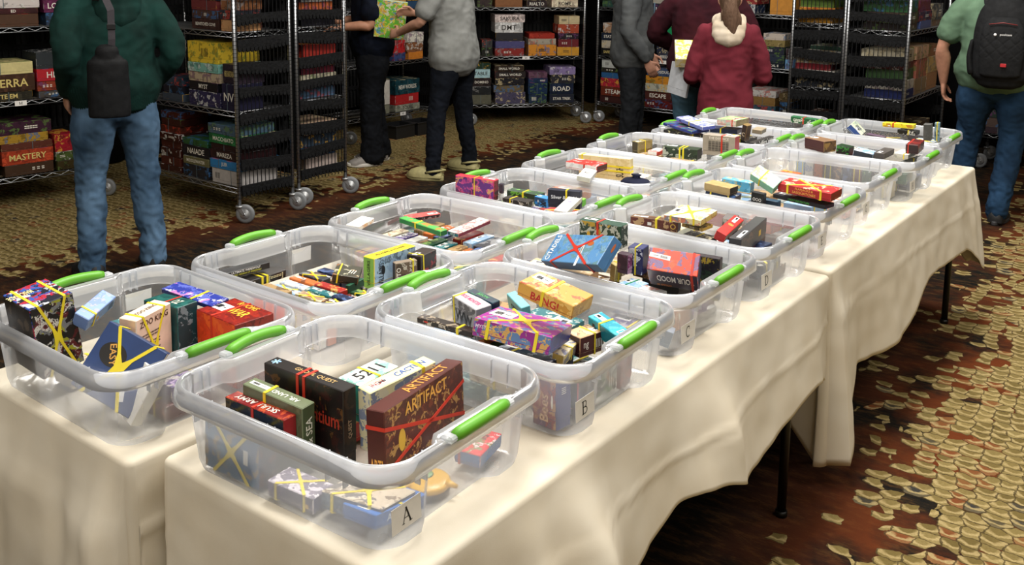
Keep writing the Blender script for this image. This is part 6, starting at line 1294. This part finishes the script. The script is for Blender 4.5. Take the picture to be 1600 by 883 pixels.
        for sx in (-1, 1): tube2(t, smoothpath([(hc + Vector((sx * .09 * w_, .01, .03)), .035, .03), (hc + Vector((sx * .085 * w_, .08, .055)), .03, .028), (hc + Vector((sx * .04, .15, .03)), .025, .022)], 3), U_['hoodmat'], 12)
        fuse(t, 'hood', U_['hoodmat'], root, .008, lambda p: noise.noise(p * 16) * .006, 4)
    # hair
    hm_ = fabric(P.get('hair', '#3a2a1e'), None, .7, bump=.8, scale=30, weave=400, stretch=(6, 6, 1)); t = MB()
    tube2(t, smoothpath([(head + Vector((0, -.045, -.055)) * h_, .062 * h_, .055 * h_), (head + Vector((0, -.030, .0)) * h_, .079 * h_, .083 * h_), (head + Vector((0, -.014, .055)) * h_, .079 * h_, .098 * h_), (head + Vector((0, -.010, .100)) * h_, .058 * h_, .072 * h_)], 3), hm_, 22)
    if P.get('ponytail'):
        tube2(t, smoothpath([(head + Vector((0, -.09, .055)) * h_, .03, .03), (head + Vector((0, -.135, .03)) * h_, .036, .034), (head + Vector((.004, -.160, -.05)) * h_, .047, .036), (head + Vector((.012, -.165, -.16)) * h_, .044, .03), (head + Vector((.03, -.170, -.27)) * h_, .016, .012)], 4), hm_, 16)
        for j, (ox, oz) in enumerate(((-.03, -.22), (.055, -.25), (.075, -.20), (-.05, -.15))):
            tube2(t, [(head + Vector((ox * .4, -.14, -.02)) * h_, .012, .012), (head + Vector((ox, -.158, oz * .6)) * h_, .011, .010), (head + Vector((ox * 1.1, -.150, oz)) * h_, .004, .004)], hm_, 8)
    fuse(t, 'hair', hm_, root, .0065, lambda p: noise.noise(Vector((p.x * 60, p.y * 60, p.z * 12))) * .004, 2)
    S = P['shoes']
    for i in (0, 1): shoe(root, ank[i].x, ank[i].y, .001, S.get('ang', (0.12, -0.12))[i], s * S.get('scale', 1.12), S['kind'], S['c1'], S['c2'])
    return root, dict(up=up, s=s, head=head, sh=sh, el=el, wr=wr_, hipz=hipz)
def facing(dx, dy): return math.atan2(dy, dx) - PI / 2
denim = fabric('#5b7895', '#324a63', .9, bump=.4, scale=6, weave=600, stretch=(1, 1, .5))
denim_dk = fabric('#233f5c', '#172c42', .9, bump=.25, scale=8, weave=600, stretch=(1, 1, .5))
denim_lt = fabric('#5f8299', '#3f6278', .9, bump=.25, scale=8, weave=600, stretch=(1, 1, .5))
NOH = (None, None, None)
# man in the dark green hoodie, hands in his pockets, back to the tables
g1, G1 = make_person('person with his back turned in a dark green hoodie and blue jeans', (-4.70, 2.73), facing(-.97, .22), 1.80, dict(
    seed=2, build=1.10, feet=((-.155, .01), (.155, -.03)), knees=((-.005, .03), (.01, .03)),
    elbows=((-.250, -.10, 1.16), (.275, -.10, 1.16)), wrists=((-.215, .06, .97), (.215, .06, .97)),
    hands=(((.1, .45, -.9), (-1, 0, 0), (0, 1, 0)), ((-.1, .45, -.9), (1, 0, 0), (0, 1, 0))), skin='#c99a84', hair='#2c2018',
    trousers=dict(mat=denim, fit=1.02), top=dict(mat=fabric('#12342f', '#0d2622', .9, bump=.35, scale=8), fit=1.06, hem=.985, band=True, hoodmat=fabric('#12342f', '#0d2622', .9, bump=.35, scale=8)),
    shoes=dict(kind='shoe', c1='#141518', c2='#1e1e20')))
bagm = fabric('#0d0e10', '#151618', .7, bump=.3, scale=20)
m = MB(); tube2(m, smoothpath([((0, 0, -.165), .098, .056), ((0, 0, -.15), .108, .062), ((0, 0, 0), .108, .062), ((0, 0, .13), .104, .058), ((0, 0, .15), .085, .045)], 3), bagm, 24)
tube2(m, [((0, 0, .15), .062, .050), ((0, 0, .20), .060, .048)], bagm, 20)
bag = fuse(m, 'sling_bag', bagm, None, .006, lambda p: noise.noise(p * 20) * .002, 2)
bag.matrix_basis = Matrix.Translation((-4.415, 2.535, 1.065)) @ Matrix.Rotation(facing(-.85, .5), 4, 'Z') @ Matrix.Scale(.90, 4)
setp(bag, label='black padded bottle sling bag hanging at the hip of the green hoodie', category='bag')
m = MB()
pts = [(.02, 0, .15), (.028, -.02, .26), (.03, -.025, .42), (.00, -.01, .50), (-.03, .10, .535), (-.05, .24, .44)]
Mb = bag.matrix_basis
for a, b_ in zip(pts[:-1], pts[1:]): ribbon(m, [(Vector(a), Vector((0, -1, .2)).normalized()), (Vector(b_), Vector((0, -1, .2)).normalized())], .036, plain('#3a363c', .7), t=.004)
m.build('shoulder_strap', bag)
m = MB(); m.box((0.028, -.028, .33), (.044, .008, .03), plain('#1a1a1c', .4), ch=.002); m.build('strap_buckle', bag)
# man in dark navy, side on
g2, G2 = make_person('person all in dark navy standing side-on behind the banded rack', (-5.72, 5.62), facing(-.62, -.78), 1.84, dict(
    seed=5, build=1.1, feet=((-.10, .02), (.10, -.06)), knees=((0, .02), (0, .02)), elbows=((-.25, .04, 1.12), (.26, .02, 1.14)), wrists=((-.20, .26, 1.10), (.14, .28, 1.12)),
    hands=(((.3, .9, -.1), (0, .1, 1), (1, 0, 0)), ((-.3, .9, .1), (0, .1, 1), (-1, 0, 0))), skin='#b88468', hair='#1c1612',
    trousers=dict(mat=fabric('#14171d', '#0d0f14', .9, bump=.3), fit=1.12, hem=1.15), top=dict(mat=fabric('#0f1626', '#0a0f1a', .9, bump=.25), hem=.93, fit=1.02, name='shirt', sleeve=.5),
    shoes=dict(kind='shoe', c1='#8c8782', c2='#dcdad4')))
# man in the grey T-shirt reaching forward with a box
g3, G3 = make_person('person in a light grey T-shirt, black trousers and tan clogs, holding up a colourful box', (-4.90, 5.70), facing(-.97, -.22), 1.80, dict(
    seed=7, build=1.12, lean=.06, feet=((-.23, .06), (.20, -.04)), knees=((.01, .03), (0, .02)), elbows=((-.28, .13, 1.20), (.24, .12, 1.22)), wrists=((-.17, .38, 1.10), (.02, .36, 1.24)),
    hands=(((.25, .9, -.15), (-1, .1, .3), (0, .1, 1)), ((-.5, .8, .1), (.8, .2, .4), (0, .1, 1))), skin='#c4937a', hair='#5a4a3a', curl=.6,
    trousers=dict(mat=fabric('#10151f', '#0a0e16', .9, bump=.25), fit=.93, hem=.9), top=dict(mat=fabric('#909290', '#7b7d7a', .95, bump=.15, scale=8), hem=.90, fit=1.06, sleeve=.5, name='t_shirt'),
    shoes=dict(kind='clog', c1='#a8a070', c2='#a39b6c', scale=1.18)))
def held_box(G, root, off, dims, cols, label, rot=(0, 0, 0)):
    W = Matrix.Translation(root.location) @ Matrix.Rotation(root.rotation_euler.z, 4, 'Z')
    M = W @ Matrix.Translation(Vector(off) * G['s']) @ Matrix.Rotation(rot[2], 4, 'Z') @ Matrix.Rotation(rot[0], 4, 'X') @ Matrix.Rotation(rot[1], 4, 'Y')
    return game_box(M, dims, cols, 1, label=label, lid=None)
b1 = held_box(G3, g3, (-.05, .53, 1.19), (.24, .05, .30), (['#6ab43a', '#e8d03a', '#d8dcd8', '#e89a2c', '#4a8ac8'], '#d8dcd4', '#c8d8b8'), 'upright box with bright green and yellow art held in front of the dark-clothed person', (.1, .12, -1.0))
# man in the grey zip hoodie, side-on
g4, G4 = make_person('person in a grey zip hoodie and charcoal trousers standing side-on before the racks', (-3.99, 6.88), facing(.86, .5), 1.80, dict(
    seed=9, build=1.05, feet=((-.10, .03), (.10, -.03)), elbows=((-.26, -.02, 1.14), (.27, -.03, 1.13)), wrists=((-.24, .16, .90), (.25, .12, .89)),
    hands=(((0, .35, -.95), (-1, 0, 0), (0, 1, -.1)), ((0, .45, -.9), (1, 0, 0), (0, 1, -.1))), skin='#b98770', hair='#6a5a4a',
    trousers=dict(mat=fabric('#25282c', '#1a1c20', .9, bump=.25), fit=1.0), top=dict(mat=fabric('#5c5f60', '#484b4d', .95, bump=.15, scale=7), fit=1.08, hem=.90, hoodmat=fabric('#5c5f60', '#484b4d', .95, bump=.15, scale=7)),
    shoes=dict(kind='shoe', c1='#141416', c2='#222224')))
m = MB()
for sx in (-1, 1): m.box((sx * .02, .172, 1.15), (.012, .01, .44), plain('#5a7488', .8), ch=.002)
m.build('shirt_front', g4); m = MB(); m.box((.03, .186, 1.30), (.05, .004, .07), plain('#d8dce0', .5), ch=.001); m.build('name_badge', g4)
# adult in maroon behind the girl
g5, G5 = make_person('adult person in a dark maroon top and blue jeans, standing just behind the girl', (-3.07, 6.30), facing(-.25, .97), 1.78, dict(
    seed=12, build=1.10, feet=((-.13, .02), (.13, -.02)), elbows=((-.35, .02, 1.17), (.34, .02, 1.14)), wrists=((-.26, .24, 1.05), (.20, .24, 1.02)),
    hands=(((.5, .8, 0), (0, .1, 1), (1, 0, 0)), ((-.5, .8, 0), (0, .1, 1), (-1, 0, 0))), skin='#c4937a', hair='#4a3426',
    trousers=dict(mat=denim_lt, fit=1.08), top=dict(mat=fabric('#3a131c', '#290d15', .95, bump=.2, scale=8), fit=1.12, hem=.93),
    shoes=dict(kind='shoe', c1='#3a3a3c', c2='#c8c8c4')))
# girl in the maroon hoodie with ponytail
g6, G6 = make_person('girl with a brown ponytail in a maroon hoodie with a cream hood', (-2.69, 5.885), facing(-.42, .9), 1.57, dict(
    seed=15, build=.92, headscale=1.02, ponytail=True, feet=((-.09, .02), (.09, -.02)), elbows=((-.255, .0, 1.06), (.265, .0, 1.07)), wrists=((-.235, .20, 1.10), (.18, .22, 1.12)),
    hands=(((.2, .9, .2), (-1, 0, .2), (0, .1, 1)), ((-.4, .8, .2), (1, 0, .2), (0, .1, 1))), skin='#d0a08a', hair='#6a5242',
    trousers=dict(mat=fabric('#15151a', '#0e0e12', .9), fit=.85), top=dict(mat=fabric('#742a36', '#5e1f2a', .95, bump=.18, scale=7), fit=1.10, hem=.76, band=True, hoodmat=fabric('#d8cbb8', '#c4b49e', .95, bump=.2), hoodsize=.86),
    shoes=dict(kind='shoe', c1='#2a2a2c', c2='#c8c8c4')))
b2 = held_box(G6, g6, (-.30, .30, 1.20), (.17, .24, .07), (['#e8e0c0', '#e8d04a', '#e8e0c0'], ['#e8d85a', '#e8e4d8'], ['#f0e04a', '#f2f0e8']), 'yellow and white box carried at the left elbow of the girl', (.5, 0, .1))
b3 = held_box(G6, g6, (-.35, .27, 1.00), (.02, .20, .22), ('#b8bcc4', '#c8ccd2', '#d0d4d8'), 'pale grey flat box held under the yellow and white one by the girl', (.1, .1, .75))
# man in the green T-shirt with the backpack
g7, G7 = make_person('person in a sage green T-shirt and dark blue jeans, wearing a black backpack', (-1.265, 7.00), facing(-.10, 1.0), 1.80, dict(
    seed=18, build=1.22, feet=((-.20, .10), (.07, -.08)), knees=((0, .04), (.015, .05)), elbows=((-.34, -.03, 1.13), (.34, .0, 1.13)), wrists=((-.33, .05, .88), (.30, .10, .9)),
    hands=(((.05, .2, -.95), (-1, 0, 0), (0, 1, -.1)), ((0, .3, -.95), (1, 0, 0), (0, 1, -.1))), skin='#c08c74', hair='#3a2c22', curl=.7,
    trousers=dict(mat=denim_dk, fit=1.04), top=dict(mat=fabric('#66826a', '#536c58', .95, bump=.15, scale=8), fit=1.10, hem=.965, sleeve=.5, name='t_shirt'),
    shoes=dict(kind='shoe', c1='#17181a', c2='#3a3a3c')))
# backpack: main body, front pocket, quilting, straps
bkm = fabric('#1d1e20', '#141517', .75, bump=.3, scale=30); bkt = plain('#2a2b2e', .6)
bp = empty('backpack', M=Matrix.Translation((-1.265, 7.00, 0)) @ Matrix.Rotation(facing(-.10, 1.0), 4, 'Z'), label='large black backpack with a quilted pocket worn over the sage green T-shirt', category='backpack')
m = MB(); c0 = Vector((.03, -.245, 1.22))
tube2(m, smoothpath([(c0 + Vector((0, 0, -.245)), .150, .075), (c0 + Vector((0, 0, -.20)), .178, .098), (c0 + Vector((0, 0, 0)), .180, .105), (c0 + Vector((0, .01, .17)), .160, .090), (c0 + Vector((0, .02, .25)), .115, .065)], 4), bkm, 28)
fuse(m, 'pack_body', bkm, bp, .008, lambda p: noise.noise(p * 9) * .004, 3)
m = MB(); tube2(m, smoothpath([(c0 + Vector((0, -.085, -.20)), .118, .030), (c0 + Vector((0, -.095, -.05)), .130, .034), (c0 + Vector((0, -.088, .09)), .118, .030), (c0 + Vector((0, -.07, .15)), .085, .02)], 4), bkm, 24)
fp = fuse(m, 'front_pocket', bkm, bp, .006, lambda p: -.004 * max(0, 1 - min(abs(((p.x + p.z * 1.0) * 14) % 1 - .5), abs(((p.x - p.z * 1.0) * 14) % 1 - .5)) * 14) if p.z > c0.z - .10 and p.z < c0.z + .07 else 0, 2)
m = MB(); m.tube([c0 + Vector((-.08, -.117, .118)), c0 + Vector((0, -.122, .130)), c0 + Vector((.08, -.117, .118))], .0035, plain('#7a2c2c', .5), 6); m.build('zip', bp)
m = MB(); m.box(c0 + Vector((.02, -.137, -.135)), (.034, .006, .022), plain('#b02028', .5), ch=.002); m.build('badge', bp)
m = MB(); text_on(m, 'poolcase', fmat(c0 + Vector((.02, -.1335, .055)), Vector((1, 0, 0)), Vector((0, 0, 1)), Vector((0, -1, 0))), .085, .018, plain('#d8d8d8', .5)); m.lathe([(0, 0), (.009, 0), (.009, .001), (0, .001)], plain('#d8d8d8', .5), 14, M=fmat(c0 + Vector((-.04, -.133, .055)), Vector((1, 0, 0)), Vector((0, 0, 1)), Vector((0, -1, 0)))); m.build('logo', bp)
for sx in (-1, 1):
    m = MB(); pts = [c0 + Vector((sx * .10, .02, .24)), c0 + Vector((sx * .115, .10, .275)), c0 + Vector((sx * .125, .24, .27)), c0 + Vector((sx * .135, .36, .18)), c0 + Vector((sx * .15, .385, .0)), c0 + Vector((sx * .19, .30, -.14)), c0 + Vector((sx * .185, .10, -.2))]
    tube2(m, smoothpath([(p, .030, .008) for p in pts], 4), bkm, 12); m.build('shoulder_strap', bp)
m = MB(); m.tube([c0 + Vector((-.04, .0, .27)), c0 + Vector((-.03, -.03, .315)), c0 + Vector((.03, -.03, .315)), c0 + Vector((.04, .0, .27))], .008, bkt, 8); m.build('grab_handle', bp)
for sx in (-1, 1):
    m = MB(); tube2(m, smoothpath([(c0 + Vector((sx * .17, .0, -.20)), .025, .06), (c0 + Vector((sx * .185, .0, -.10)), .022, .065), (c0 + Vector((sx * .178, .0, .0)), .014, .06)], 3), bkm, 14); m.build('side_pocket', bp)
# person at the right edge
g8, G8 = make_person('person in khaki shorts, mostly cut off by the right edge of the photo', (-.93, 8.05), facing(-.2, 1.0), 1.75, dict(
    seed=21, build=1.0, feet=((-.12, .03), (.12, -.02)), elbows=((-.27, 0, 1.12), (.27, 0, 1.12)), wrists=((-.24, .12, .92), (.24, .12, .92)),
    hands=(((0, .3, -.95), (-1, 0, 0), (0, 1, -.1)), ((0, .3, -.95), (1, 0, 0), (0, 1, -.1))), skin='#b98068', hair='#2c2018',
    trousers=dict(mat=fabric('#4a4a38', '#3a3a2c', .9), length=.5), top=dict(mat=fabric('#2a2a2c', '#1c1c1e', .95), hem=.93, sleeve=.5, name='t_shirt'),
    shoes=dict(kind='shoe', c1='#17181a', c2='#8a8a8a')))
